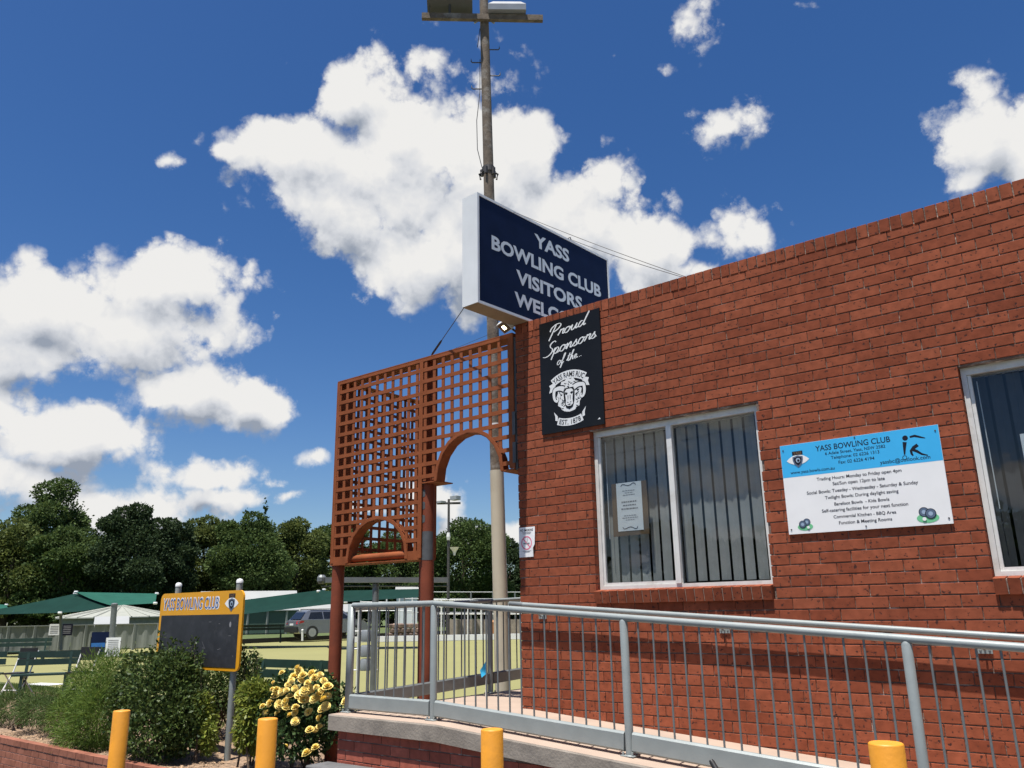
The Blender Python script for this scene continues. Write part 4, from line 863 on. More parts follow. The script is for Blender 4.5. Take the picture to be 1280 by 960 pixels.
def rp(pts, mat=SIGNW, lift=.0012, nm='ram_emblem'): flat(sp, pts, (CXr, PY, ZR), mat, nm, .0004, lift)
wool = []
for i in range(26):
    t = 2*math.pi*i/26; r_ = .165+(.016 if i % 2 else -.004); wool.append((r_*.88*math.cos(t), r_*1.05*math.sin(t)+.005))
rp(wool, SIGNW, .0012)
rr_ = random.Random(3)
for i in range(46):   # dark curls in the fleece
    t = rr_.uniform(0, 6.28); q_ = rr_.uniform(.085, .15); cx_, cz_ = q_*.88*math.cos(t), q_*1.03*math.sin(t)
    if abs(cx_) < .055 and cz_ < .05: continue
    b = MB(); a = rr_.uniform(0, 6.28); b.strip([(cx_+.016*math.cos(a+k*.6), cz_+.014*math.sin(a+k*.6)) for k in range(5)], 0, (CXr, PY-.0018, ZR), UX, UZ, widths=[.003, .008, .009, .007, .002]); b.build('fleece_curl', BLACKP, sp)
for sgn in (-1, 1):   # curling horns
    sp_ = [(sgn*(.06+.030*k), .085-.004*(k-2.2)**2+.012) for k in range(5)]+[(sgn*.188, .025), (sgn*.175, -.02), (sgn*.150, -.035), (sgn*.14, -.012), (sgn*.152, .002)]
    for w_, m_, lf in ((1.5, BLACKP, .0022), (1.0, SIGNW, .0028)):
        b = MB(); q = smooth2(sp_, 4); b.strip([(p.x, p.y) for p in q], 0, (CXr, PY-lf, ZR), UX, UZ, widths=[(.052-.038*i/len(q))*w_ for i in range(len(q))]); b.build('ram_horn', m_, sp)
rp([(-.07,.05),(-.05,.085),(.05,.085),(.07,.05),(.062,-.06),(.04,-.12),(0,-.14),(-.04,-.12),(-.062,-.06)], BLACKP, .0030)
rp([(-.052,.05),(-.03,.072),(.03,.072),(.052,.05),(.040,-.04),(.046,-.085),(.02,-.105),(-.02,-.105),(-.046,-.085),(-.040,-.04)], SIGNW, .0036, 'ram_face')
for sgn in (-1, 1):
    rp([(sgn*.014,.03),(sgn*.044,.045),(sgn*.048,.022),(sgn*.03,.012)], BLACKP, .0042, 'ram_eye'); rp([(sgn*.006,-.070),(sgn*.026,-.058),(sgn*.022,-.074)], BLACKP, .0042, 'ram_nostril')
    rp([(sgn*.010,.01),(sgn*.018,-.0),(sgn*.016,-.05),(sgn*.010,-.03)], BLACKP, .0042, 'face_line')
rp([(-.026,-.09),(0,-.083),(.026,-.09),(0,-.096)], BLACKP, .0042, 'ram_mouth')
rp([(-.11,-.12),(-.06,-.155),(0,-.165),(.06,-.155),(.11,-.12),(.08,-.175),(0,-.19),(-.08,-.175)], BLACKP, .0020, 'fleece_shade')
flat(sp, [(0, 0), (.035, 0), (.02, .018), (.012, .008)], (PX+PW*.90, PY, PZ+.055), SIGNW, 'corner_mark', .0005, .0012)

# no smoking notice
ns = thing('no_smoking_notice', (.107, -.01, 1.42), 'small white no smoking notice at the shaded wall corner, its edge curling', 'notice')
b = MB(); nx, nz = 8, 10; V = []
def curl(u, v): return -.006-(.02*max(0, u-.7)**2*11*max(0, .65-abs(v-.3))) 
for j in range(nz+1):
    for i in range(nx+1): V.append((.003+.206*i/nx-(.02 if (j < 4 and i == nx) else 0), curl(i/nx, j/nz), 1.425+.297*j/nz))
b.add(V, [(j*(nx+1)+i, j*(nx+1)+i+1, (j+1)*(nx+1)+i+1, (j+1)*(nx+1)+i) for j in range(nz) for i in range(nx)]); b.build('sheet', WHITE, ns)
text(ns, 'NO SMOKING', (.103, -.0068, 1.692), UX, UZ, INK, w=.165, h=.024, bold=.012, depth=.0006)
ring = MB(); o_ = ell(0, 0, .068, .068, 28); i_ = ell(0, 0, .057, .057, 28); C_ = Vector((.100, -.0075, 1.565)); ring.add([C_+UX*a+UZ*c for a, c in o_+i_], [(i, (i+1) % 28, 28+(i+1) % 28, 28+i) for i in range(28)])
ring.strip([(-.042, .042), (.042, -.042)], .011, C_, UX, UZ); ring.build('prohibition_ring', PINK, ns)
cg = MB(); cg.strip([(-.04, -.006), (.038, -.004)], .011, C_+Vector((0, -.0006, 0)), UX, UZ); cg.strip([(.0, .012), (.012, .022), (.004, .034), (.014, .046)], .005, C_+Vector((0, -.0006, 0)), UX, UZ); cg.build('cigarette', GREYP, ns)
tl = MB()
for z, w in ((1.668, .12), (1.656, .10), (1.485, .11), (1.475, .07)): tl.strip([(-w/2, 0), (w/2, 0)], .005, Vector((.102, -.0072, z)), UX, UZ)
tl.build('small_print', GREYP, ns)
# paper notice behind the window
pn = thing('paper_notice', (1.24, .128, 1.57), 'white paper notice on brown card taped inside the left window pane', 'notice')
b = MB(); b.plate([(0, 0), (.385, .004), (.385, .50), (0, .50)], (1.05, .123, 1.568), UX, UZ, .003); b.build('card', CARD, pn)
b = MB(); b.plate([(0, 0), (.275, .0), (.275, .455), (0, .455)], (1.105, .1205, 1.613), UX, UZ, .001); b.build('sheet', PAPER, pn)
def scroll(z, sgn, par, x0):
    s_ = MB(); s_.strip([(p.x, p.y*sgn) for p in smooth2([(-.085, -.012), (-.07, .006), (-.045, .004), (-.01, -.008), (.02, -.004), (.05, .012), (.072, .006), (.078, -.01)], 4)], .006, Vector((x0, .1192, z)), UX, UZ); s_.build('scroll_mark', INK, par)
scroll(2.045, 1, pn, 1.242); scroll(1.64, -1, pn, 1.242)
tl = MB()
for z, w, h_ in ((1.99, .14, .006), (1.97, .09, .005), (1.95, .13, .006), (1.885, .17, .013), (1.853, .14, .012), (1.82, .18, .012), (1.755, .13, .006), (1.735, .17, .006), (1.715, .09, .006)):
    x = -w/2
    while x < w/2: q_ = random.uniform(.012, .03); tl.strip([(x, 0), (min(w/2, x+q_), 0)], h_, Vector((1.242, .1192, z)), UX, UZ); x += q_+.006
tl.build('small_print', GREYP, pn)
pn2 = thing('paper_notice', (4.6, .128, 1.5), 'white paper notice inside the right hand window at the photo edge', 'notice')
b = MB(); b.plate([(0, 0), (.30, .0), (.30, .46), (0, .46)], (4.47, .1205, 1.60), UX, UZ, .001); b.build('sheet', PAPER, pn2); scroll(2.03, 1, pn2, 4.62)
tl = MB()
for z in (1.97, 1.93, 1.86, 1.80, 1.74): tl.strip([(-.09, 0), (.08, 0)], .008, Vector((4.62, .1192, z)), UX, UZ)
tl.build('small_print', GREYP, pn2)

# ------------------------------------------------------------------ club score board in the garden
SY = -.42
sb_ = thing('notice_blackboard', (-5.16, SY, -.75), 'yellow framed blackboard with the club name on two grey posts in the garden', 'notice board')
def rr(x0, x1, z0, z1, r, n=5):
    P = []
    for cx, cz, a0 in ((x1-r, z0+r, -90), (x1-r, z1-r, 0), (x0+r, z1-r, 90), (x0+r, z0+r, 180)):
        P += [(cx+r*math.cos(rad(a0+90*i/n)), cz+r*math.sin(rad(a0+90*i/n))) for i in range(n+1)]
    return P
b = MB(); b.plate(rr(-6.185, -4.155, .235, 1.222, .09), (0, SY, 0), UX, UZ, .025); b.build('board', YELB, sb_)
b = MB(); b.plate([(-6.125, .275), (-4.225, .275), (-4.225, .925), (-6.125, .925)], (0, SY-.004, 0), UX, UZ, .0035); b.build('blackboard', CHALK, sb_)
text(sb_, 'YASS BOWLING CLUB', (-5.40, SY-.001, 1.075), UX, UZ, WHITE, w=1.42, h=.172, bold=.03, shear=.12, depth=.0006)
text(sb_, 'YASS BOWLING CLUB', (-5.40, SY-.0024, 1.075), UX, UZ, BLUEL, w=1.38, h=.14, bold=-.004, shear=.12, depth=.001)
eye_crest(sb_, -4.41, 1.06, .155, SY)
for x, r in ((-5.87, .04), (-4.37, .04)):
    b = MB(); b.tube([(x, SY+.07, -.85), (x, SY+.07, 1.335)], r, 14); po = b.build('post', GALV, sb_, smooth=True)
    b = MB(); b.lathe([(r+.004, 0), (r+.004, .03), (r*.7, .05), (.005, .056)], (x, SY+.07, 1.315), 14); b.build('post_cap', SIGNW, po, smooth=True)
ch = MB(); rr_ = random.Random(8)
for i in range(9):
    x, z = rr_.uniform(-5.0, -4.3), rr_.uniform(.4, .85); ch.strip([(0, 0), (rr_.uniform(-.08, .08), rr_.choice((0, .0, rr_.uniform(-.1, .1))))], .004, Vector((x, SY-.0046, z)), UX, UZ)
ch.add([Vector((-4.40, SY-.005, .80))+UX*a+UZ*c for a, c in ell(0, 0, .022, .035, 10)], [tuple(range(10))]); ch.build('chalk_marks', pm('chalk', (.22, .22, .23), .9), sb_)

# ------------------------------------------------------------------ bollards
BG = 'yellow bollards along the kerb'
for (x, y, zt), lb in zip(((-.908, -3.482, .265), (.784, -3.437, .312), (2.301, -3.15, .326), (4.313, -3.434, .453)),
        ('yellow steel bollard in front of the big dark shrub', 'yellow steel bollard in front of the yellow rose bush', 'yellow steel bollard in front of the ramp slab and railing bend', 'yellow steel bollard nearest the camera below the second window')):
    t = thing('bollard', (x, y, streetz(x)), lb, 'bollard', BG)
    b = MB(); r = .0575; b.lathe([(r, streetz(x)-zt), (r, -.006), (r-.002, -.002), (r-.006, 0)], (x, y, zt), 28); b.build('tube', YEL, t, smooth=True)
    b = MB(); b.lathe([(.10, 0), (.10, .012)], (x, y, streetz(x)+.001), 20); b.build('base_plate', YEL, t)

# ------------------------------------------------------------------ plants
def leaves(cent, n, size, rnd, asp=.5, shell=.55, droop=0, norm_out=.5, fold=True):
    """n leaf quads scattered through ellipsoid lobes cent=[(c,(rx,ry,rz)),...]; denser toward the surface"""
    ws = np.array([r[0]*r[1]+r[1]*r[2]+r[0]*r[2] for _, r in cent]); ws = ws/ws.sum(); k = rnd.choice(len(cent), n, p=ws)
    C_ = np.array([c for c, _ in cent])[k]; R_ = np.array([r for _, r in cent])[k]
    d = rnd.normal(size=(n, 3)); d /= np.linalg.norm(d, axis=1)[:, None]; q_ = rnd.random(n)**.6*(1-shell)+shell; q_ *= rnd.normal(1, .07, n)
    P = C_+d*R_*q_[:, None]
    a = rnd.normal(size=(n, 3))*(1-norm_out)+d*norm_out; a[:, 2] -= droop; a /= np.linalg.norm(a, axis=1)[:, None]
    t = rnd.normal(size=(n, 3)); b_ = np.cross(a, t); b_ /= np.linalg.norm(b_, axis=1)[:, None]
    s_ = size*rnd.uniform(.6, 1.35, n)[:, None]
    nr = np.cross(a, b_)
    V = np.stack([P, P+a*s_*.5+b_*s_*asp*.5+nr*s_*.08, P+a*s_, P+a*s_*.5-b_*s_*asp*.5+nr*s_*.08], 1)
    return V
def shrub(name, lobes, n, size, mat, label, asp=.5, cat='shrub', z0=-.78, stems=8, rnd=None, extra=None, droop=0, shell=.35, norm_out=.55):
    rnd = rnd or rng; c0 = np.mean([c for c, _ in lobes], 0)
    t = thing(name, (c0[0], c0[1], z0), label, cat)
    quads_obj('foliage', leaves(lobes, n, size, rnd, asp, shell, droop, norm_out), mat, t)
    b = MB()
    for i in range(stems):
        c, r = lobes[i % len(lobes)]; e = Vector(c)+Vector((random.uniform(-.6, .6)*r[0], random.uniform(-.6, .6)*r[1], r[2]*random.uniform(.2, .8)))
        s0 = Vector((c0[0]+random.uniform(-.2, .2), c0[1]+random.uniform(-.15, .15), z0)); m = s0.lerp(e, .5)+Vector((0, 0, .08)); b.tube([s0, m, e], [.014, .009, .004], 6)
    b.build('stem', pm('woody_stem', (.10, .07, .045), .9, .2), t)
    return t
L_dark = leaf_mat('glossy_dark_leaf', (.020, .045, .012), (.085, .12, .03), .2, .48)
L_feath = leaf_mat('feathery_leaf', (.05, .105, .015), (.14, .20, .04), .3, .6)
L_light = leaf_mat('yellow_green_leaf', (.06, .10, .015), (.24, .27, .05), .25, .4)
L_rose = leaf_mat('rose_leaf', (.018, .045, .015), (.05, .085, .028), .15, .35)
L_lav = leaf_mat('grey_green_leaf', (.040, .078, .018), (.095, .14, .04), .2, .7)
def lobes_px(L, depth_y):
    """(px,py,half width px, half height px, y) -> lobes at the plane y"""
    out = []
    for px, py, hw, hh, y in L:
        d = ray(px, py); t = (y-CAM.y)/d.y; p = CAM+d*t; m = (d*t).dot(FW)/FPX; out.append(((p.x, p.y, p.z), (hw*m, hw*m*.85, hh*m)))
    return out
shrub('feathery_shrub', lobes_px([(118, 856, 34, 38, -.75), (88, 896, 28, 28, -.9), (125, 890, 42, 42, -.95), (112, 915, 44, 28, -1.0), (142, 846, 28, 32, -.7), (98, 868, 24, 26, -.7)], 0), 19000, .085, L_feath, 'feathery light green shrub at the left of the garden bed', asp=.10, shell=.3, norm_out=.7)
shrub('glossy_shrub', lobes_px([(205, 870, 52, 48, -.85), (180, 840, 36, 26, -.7), (218, 840, 36, 28, -.75), (195, 912, 54, 38, -1.0), (228, 902, 32, 44, -.85), (234, 866, 24, 36, -.7), (160, 880, 30, 40, -.9)], 0), 15000, .052, L_dark, 'large dense dark green shrub in front of the blackboard', asp=.55, shell=.4)
t = thing('shoot_shrub', (-5.2, -.75, -.78), 'tall leafy shoots rising in front of the blackboard face', 'shrub')
b = MB(); sv = []
for px, y0, y1 in ((196, 830, 792), (215, 835, 800), (226, 835, 804), (236, 840, 802), (243, 845, 798), (204, 835, 806), (188, 830, 808), (252, 850, 815), (305, 830, 806), (313, 835, 812), (322, 835, 818)):
    yy = -.66 if px < 290 else -.2
    def P_(px, py): d = ray(px, py); return CAM+d*((yy-CAM.y)/d.y)
    p, q = P_(px, y0+40), P_(px+random.uniform(-3, 6), y1); b.tube([p, p.lerp(q, .5), q], [.006, .005, .002], 5)
    for i in range(26):
        c = p.lerp(q, random.uniform(.3, 1)); sv.append(leaves([((c.x, c.y, c.z), (.035, .035, .03))], 4, .05, rng, .5))
b.build('stem', MATS['woody_stem'], t); quads_obj('foliage', np.concatenate(sv), L_dark, t)
shrub('variegated_shrub', lobes_px([(316, 895, 22, 40, -.55), (318, 868, 22, 20, -.5), (326, 902, 20, 38, -.5), (332, 874, 16, 20, -.45), (308, 918, 17, 20, -.62)], 0), 6500, .06, L_light, 'yellow green leafy shrub right of the grey blackboard post', asp=.42, shell=.45, droop=.4, stems=4)
shrub('variegated_shrub', lobes_px([(257, 908, 14, 32, -.62), (252, 890, 12, 24, -.66), (261, 922, 11, 20, -.68)], 0), 2600, .055, L_light, 'small yellow green shrub left of the grey blackboard post', asp=.42, shell=.45, droop=.4, stems=3)
shrub('back_shrub', lobes_px([(265, 862, 40, 40, .35), (308, 842, 22, 26, .45), (292, 855, 30, 30, .4), (245, 885, 34, 44, .3)], 0), 7000, .052, L_dark, 'dark green shrub partly hidden behind the blackboard', asp=.5)
shrub('low_lavender', lobes_px([(12, 884, 36, 19, -.6), (46, 888, 30, 18, -.7), (-24, 884, 30, 19, -.5), (68, 894, 22, 20, -.75)], 0), 14000, .085, L_lav, 'low grey green ground cover shrub beside the feathery shrub', asp=.08, cat='shrub', norm_out=.7, shell=.2)
rl = lobes_px([(375, 870, 46, 34, -.25), (350, 895, 34, 34, -.4), (392, 905, 32, 40, -.35), (370, 920, 44, 26, -.5), (405, 868, 20, 26, -.15), (345, 868, 20, 20, -.2), (430, 890, 18, 34, .1)], 0)
rose = shrub('rose_bush', rl, 7500, .05, L_rose, 'rose bush covered in yellow blooms beside the left lattice post', asp=.6, cat='rose bush', shell=.5)
PET = pm('rose_petal', (.86, .68, .21), .55, .14, 60, rnd=.12); PET.node_tree.nodes['Principled BSDF'].inputs['Subsurface Weight'].default_value = 0
def bloom_mesh(seed):
    r = random.Random(seed); b = MB()
    for ring, (n, rad_, h, tilt) in enumerate(((5, .011, .017, .2), (6, .020, .013, .55), (7, .028, .006, .95), (7, .034, -.003, 1.3))):
        for i in range(n):
            a = 2*math.pi*(i+r.uniform(-.2, .2))/n+ring*.5; o = Vector((math.cos(a), math.sin(a), 0)); s_ = Vector((-math.sin(a), math.cos(a), 0)); w = .016+.005*ring; hh = .022+.003*ring
            c = o*rad_*.45+Vector((0, 0, h-.014)); up = (Vector((0, 0, 1))*math.cos(tilt)+o*math.sin(tilt))
            b.add([c-s_*w*.5, c+s_*w*.5, c+s_*w+up*hh*.6+o*.003, c+up*hh+o*.001, c-s_*w+up*hh*.6+o*.003, c+up*hh*.5-o*.005], [(0,1,5),(1,2,5),(2,3,5),(3,4,5),(4,0,5)])
    me = b.mesh('bloom'); me.materials.append(PET); return me
BM = [bloom_mesh(i) for i in range(4)]
for px, py, s_ in ((328,882,.9),(337,878,1),(345,861,1.0),(344,868,1.05),(350,880,1.1),(356,877,1.1),(358,883,1.0),(362,869,.8),(369,883,1.05),(368,890,1.0),(369,901,.95),(356,933,.95),(387,911,.9),(394,911,.7),(399,907,.7),(383,940,1.05),(394,933,1.0),(352,864,.95),(358,862,.8),(375,867,1.2),(381,863,1.3),(388,860,1.1),(380,873,1.3),(393,872,1.25),(398,868,1.1),(403,885,1.2),(407,882,1.1),(404,873,.9),(367,845,1.1),(374,838,1.0),(378,843,1.0),(389,841,1.1),(409,857,1.1),(405,850,.9),(352,840,.7),(340,861,.7),(402,862,.8),(432,875,1.1),(437,868,.8),(364,850,.8),(371,834,.7),(395,858,.8),(332,890,.7),(362,893,.8),(385,889,.9),(398,897,.8),(377,850,.9),(384,853,.8),(393,846,.9),(400,843,.8),(410,869,.9),(360,855,.8),(346,891,.8),(412,848,.8),(369,860,.9),(341,853,.6)):
    d = ray(px, py); yy = -.62+random.uniform(-.06, .03) if px < 412 else -.05; p = CAM+d*((yy-CAM.y)/d.y)
    o = bpy.data.objects.new('bloom', random.choice(BM)); COL.objects.link(o); o.parent = rose; o.location = p-WORLDLOC[rose.name]; o.scale = (s_*random.uniform(1.0, 1.28),)*3
    o.rotation_euler = (rad(random.uniform(20, 65)), rad(random.uniform(-25, 25)), random.uniform(-.6, 1.3))

# dark green box beside the rose bush, black pipe end in front of the ramp
def ywp(px, py, y): d = ray(px, py); return CAM+d*((y-CAM.y)/d.y)
p0, p1 = ywp(330, 952, -1.05), ywp(387, 946, -.75)
gb = thing('valve_box', (p0.x, p0.y, -.85), 'dark green lidded garden box at the foot of the rose bush', 'garden box')
b = MB(); b.bar(Vector((p0.x, p0.y, -.80)), Vector((p1.x, p1.y, -.80)), .34, .20); b.build('box', BENCHG, gb)
b = MB(); b.bar(Vector((p0.x, p0.y, -.685)), Vector((p1.x, p1.y, -.685)), .37, .022); b.build('lid', pm('faded_green', (.13, .18, .15), .6), gb)
p0 = ywp(889, 951, -1.7); pe = thing('black_pipe', (p0.x+.25, -1.7, streetz(2.5)), 'black pipe end leaning against the ramp edge', 'pipe')
b = MB(); d = Vector((.55, -.05, -.83)).normalized(); b.tube([p0-d*.005, p0+d*.01, p0+d*.75], [.012, .017, .017], 12); b.build('pipe', BLK, pe, smooth=True)

# ------------------------------------------------------------------ bowling green furniture
WHT = pm('white_tube', (.7, .7, .68), .4)
def bench(px, py, dist, ang, label, L=1.45, z=-.575):
    p = at(px, py, dist); t = thing('garden_bench', (p.x, p.y, z), label, 'bench', 'dark green benches by the green')
    d = Vector((math.cos(ang), math.sin(ang), 0)); n = Vector((-d.y, d.x, 0)); c = Vector((p.x, p.y, z))
    for i in range(3): b = MB(); b.bar(c-d*L/2+n*(-.13+.13*i)+Vector((0, 0, .44)), c+d*L/2+n*(-.13+.13*i)+Vector((0, 0, .44)), .11, .035); b.build('seat_slat', BENCHG, t)
    for i in range(2): b = MB(); b.bar(c-d*L/2+n*(.23+.02*i)+Vector((0, 0, .66+.14*i)), c+d*L/2+n*(.23+.02*i)+Vector((0, 0, .66+.14*i)), .03, .115); b.build('back_slat', BENCHG, t)
    for s_ in (-1, 1):
        q = c+d*s_*(L/2-.18)
        b = MB(); b.bar(q-n*.15, q-n*.15+Vector((0, 0, .42)), .05, .05, up=d); b.bar(q+n*.18, q+n*.18+Vector((0, 0, .42)), .05, .05, up=d); b.bar(q-n*.17+Vector((0, 0, .40)), q+n*.2+Vector((0, 0, .40)), .05, .045); b.build('leg', BENCHG, t)
        b = MB(); b.bar(q+n*.2+Vector((0, 0, .38)), q+n*.26+Vector((0, 0, .86)), .045, .05, up=d); b.build('back_post', BENCHG, t)
    return t
BA = rad(58)
bench(54, 864, 19.2, BA, 'dark green bench standing at the near edge of the bowling green', 1.12)
bench(-48, 862, 20.2, BA, 'dark green bench cut by the left photo edge', 1.3)
bench(345, 880, 12.6, rad(4), 'dark green bench half hidden behind the yellow roses', 1.6)
bench(10, 822, 33, BA, 'distant dark green bench on the far side of the green', 2.4)
bench(315, 803, 43, rad(60), 'distant dark bench in front of the green shed', 3.0, -.4)
def chair(px, py, dist, label):
    p = at(px, py, dist); z = -.575; t = thing('folding_chair', (p.x, p.y, z), label, 'chair', 'folding chairs by the green'); c = Vector((p.x, p.y, z)); d = Vector((.9, .42, 0)).normalized(); n = Vector((-d.y, d.x, 0))
    for s_ in (-1, 1):
        b = MB(); b.tube([c+d*s_*.21-n*.22, c+d*s_*.2+n*.05+Vector((0, 0, .45)), c+d*s_*.2+n*.2+Vector((0, 0, .88))], .014, 6); b.build('frame', WHT, t)
        b = MB(); b.tube([c+d*s_*.2+n*.26, c+d*s_*.2-n*.14+Vector((0, 0, .45))], .014, 6); b.build('leg', WHT, t)
    b = MB(); b.tube([c-d*.21-n*.13+Vector((0, 0, .15)), c+d*.21-n*.13+Vector((0, 0, .15))], .012, 6); b.build('stretcher', WHT, t)
    b = MB(); b.bar(c-d*.2-n*.02+Vector((0, 0, .46)), c+d*.2-n*.02+Vector((0, 0, .46)), .36, .03); b.build('seat', BLK, t)
    b = MB(); b.bar(c-d*.2+n*.17+Vector((0, 0, .80)), c+d*.2+n*.17+Vector((0, 0, .80)), .03, .25); b.build('backrest', BLK, t)
chair(21, 862, 19.6, 'white framed folding chair between the two near benches'); chair(99, 862, 19, 'folding chair with black back half behind the feathery shrub')
mt = MB(); p = at(50, 851, 23); mt.bar((p.x-.5, p.y, -.566), (p.x+.5, p.y+.2, -.566), .5, .006); tag(mt.build('bowling_mat', WHT), 'small white mat lying on the yellow green', 'mat')
# little pennant beyond the end railing
p = at(604, 850, 9.6); fg = thing('pennant', (p.x, p.y, -.57), 'small sky blue pennant flag seen through the end railing', 'flag')
b = MB(); b.tube([(p.x, p.y, -.6), (p.x+.05, p.y, .30)], .006, 6); b.build('stick', WHT, fg)
b = MB(); q = at(609, 824, 9.6); q2 = at(602, 847, 9.6); q3 = at(600, 838, 9.6); q4 = at(608, 842, 9.6); nrm = Vector((.5, -.6, 0))*.01
b.add([q, q4, q2, q3, q+nrm, q4+nrm*2, q2+nrm, q3-nrm], [(0,1,2,3),(7,6,5,4),(0,4,5,1),(1,5,6,2),(2,6,7,3),(3,7,4,0)]); b.build('cloth', pm('blue_cloth', (.03, .42, .72), .7), fg)
# T-shaped shade post beyond the landing
c = at(470, 727, 14); a_, e_ = at(402, 725, 14), at(560, 725, 14)
tf = thing('roller_stand', (c.x, c.y, -.58), 'grey steel T-shaped shade roller frame beyond the end railing', 'shade frame')
b = MB(); b.tube([(c.x, c.y, -.6), (c.x, c.y, c.z-.03)], .055, 12); b.build('post', GALV2, tf, smooth=True)
b = MB(); b.bar(a_, e_, .09, .085); b.build('cross_beam', GALV2, tf)
b = MB(); b.lathe([(.05, 0), (.075, .04), (.075, .10), (.05, .14)], a_-Vector((0, 0, .06)), 10); b.tube([a_-Vector((0, 0, .10)), e_-Vector((0, 0, .10))], .012, 6); b.build('roller', GALV2, tf)
# tall bowls-rack with three grey drums
c = at(457, 850, 15.5); rk = thing('drum_stand', (c.x, c.y, -.57), 'narrow stand holding grey drums at the edge of the green', 'stand')
d = Vector((.78, .62, 0))
for s_ in (-1, 1): b = MB(); b.tube([c+d*s_*.16+Vector((0, 0, -.57-c.z)), c+d*s_*.16+Vector((0, 0, .95-c.z))], .016, 6); b.build('upright', WHT, rk)
for z in (.13, .36, .62): b = MB(); b.lathe([(.10, 0), (.105, .02), (.105, .17), (.09, .20)], Vector((c.x, c.y, z-.2)), 14); b.build('drum', pm('grey_drum', (.22, .24, .26), .5), rk, smooth=True)
for z in (-.06, .30, .60, .95): b = MB(); b.tube([Vector((c.x, c.y, z))-d*.22, Vector((c.x, c.y, z))+d*.22], .014, 6); b.build('crossbar', WHT, rk)

# ------------------------------------------------------------------ far side: fence, sails, tank, shed, sheds, car
FN = pm('grey_fence_sheet', (.23, .25, .23), .6, .08, 1.5, rnd=.08); SAIL = pm('green_shade_cloth', (.018, .085, .06), .8, .12, 2, spec=.08)
def corrugated(parent, p, q, z0, z1, pitch=.20, name='fence_sheet', mat=FN, sheetw=.8):
    p, q = Vector(p), Vector(q); L_ = (q-p).length; d = (q-p)/L_; n = Vector((-d.y, d.x, 0)); k = max(1, int(L_/sheetw))
    for i in range(k):
        b = MB(); m = 4; pts = []
        for j in range(m*2+1):
            s_ = L_*(i+j/(m*2)*.985)/k; o = .028 if (j % 4) in (1, 2) else -.0
            pts.append(p+d*s_+n*o)
        V = [x+Vector((0, 0, z0)) for x in pts]+[x+Vector((0, 0, z1)) for x in pts]; nn = len(pts)
        b.add(V, [(j, j+1, nn+j+1, nn+j) for j in range(nn-1)]); b.build(name, mat, parent)
fa, fb = at(-60, 800, 42), at(196, 800, 42)
fn = thing('sheet_fence', ((fa.x+fb.x)/2, (fa.y+fb.y)/2, -.42), 'grey corrugated metal fence beyond the bowling green', 'fence')
fa.z = fb.z = 0; corrugated(fn, fa, fb, -.42, .60)
for i in range(9): q = fa.lerp(fb, i/8); b = MB(); b.box((q.x-.05, q.y-.05, -.5), (q.x+.05, q.y+.05, .615)); b.build('post', FN, fn)
b = MB(); b.bar(fa+Vector((0, 0, .62)), fb+Vector((0, 0, .62)), .07, .04); b.build('top_rail', FN, fn)
def smallsign(px, py, dist, w, h, mat, label, txt=None):
    c = at(px, py, dist); t = thing('fence_sign', c, label, 'sign'); u = RT.copy(); u.z = 0; u.normalize(); nrm = u.cross(UZ)
    b = MB(); b.plate([(-w/2, -h/2), (w/2, -h/2), (w/2, h/2), (-w/2, h/2)], c, u, UZ, .02); b.build('panel', mat, t)
    b = MB()
    for i in range(5): b.strip([(-w*.38, 0), (w*.36, 0)], h*.06, c+nrm*.004+UZ*h*(.3-.15*i), u, UZ)
    b.build('small_print', GREYP, t)
    return t
smallsign(68, 787, 41.5, .46, .46, SIGNW, 'small white sign fixed to the grey fence'); smallsign(84, 787, 41.4, .44, .48, INK, 'small black sign beside the white one on the grey fence')
def aframe(px0, px1, py0, py1, dist, mat, label, band=None):
    a, b0 = at(px0, py0, dist), at(px1, py1, dist); u = Vector((b0.x-a.x, b0.y-a.y, 0)); w = u.length; u.normalize(); h = a.z-b0.z; nrm = u.cross(UZ)
    t = thing('standing_sign', (a.x, a.y, b0.z), label, 'sign'); v = (UZ+nrm*-.12).normalized()
    b = MB(); b.plate([(0, 0), (w, 0), (w, h), (0, h)], Vector((a.x, a.y, b0.z)), u, v, .03); b.build('panel', mat, t)
    if band: b = MB(); b.plate([(0.02, h*.33), (w-.02, h*.33), (w-.02, h*.52), (.02, h*.52)], Vector((a.x, a.y, b0.z))+nrm*.004, u, v, .003); b.build('printed_band', band, t)
    else:
        b = MB()
        for i in range(7): b.strip([(w*.15, h*(.85-.1*i)), (w*.85, h*(.85-.1*i))], h*.035, Vector((a.x, a.y, b0.z))+nrm*.004, u, v)
        b.add([Vector((a.x, a.y, b0.z))+nrm*.005+u*p_+v*q_ for p_, q_ in ((w*.2, h*.08), (w*.8, h*.08), (w*.8, h*.2), (w*.2, h*.2))], [(0,1,2,3)]); b.build('small_print', GREYP, t)
    b = MB(); b.tube([Vector((a.x, a.y, b0.z))-nrm*.3, Vector((a.x, a.y, b0.z))+v*h*.8], .02, 5); b.tube([Vector((b0.x, b0.y, b0.z))-nrm*.3, Vector((b0.x, b0.y, b0.z))+v*h*.8], .02, 5); b.build('rear_leg', STEELD, t)
aframe(115, 135, 790, 818, 33.5, NAVY, 'dark blue poster stand at the far end of the green', pm('blue_glow_print', (.02, .12, .35), .5)); aframe(133, 149, 797, 820, 32.8, SIGNW, 'white poster stand leaning beside the dark blue one')
b = MB()
SAILD = pm('shaded_sail_cloth', (.007, .030, .023), .85, .12, 2, spec=.08)  # darkened copy of the green cloth, shading of the sail put into its colour
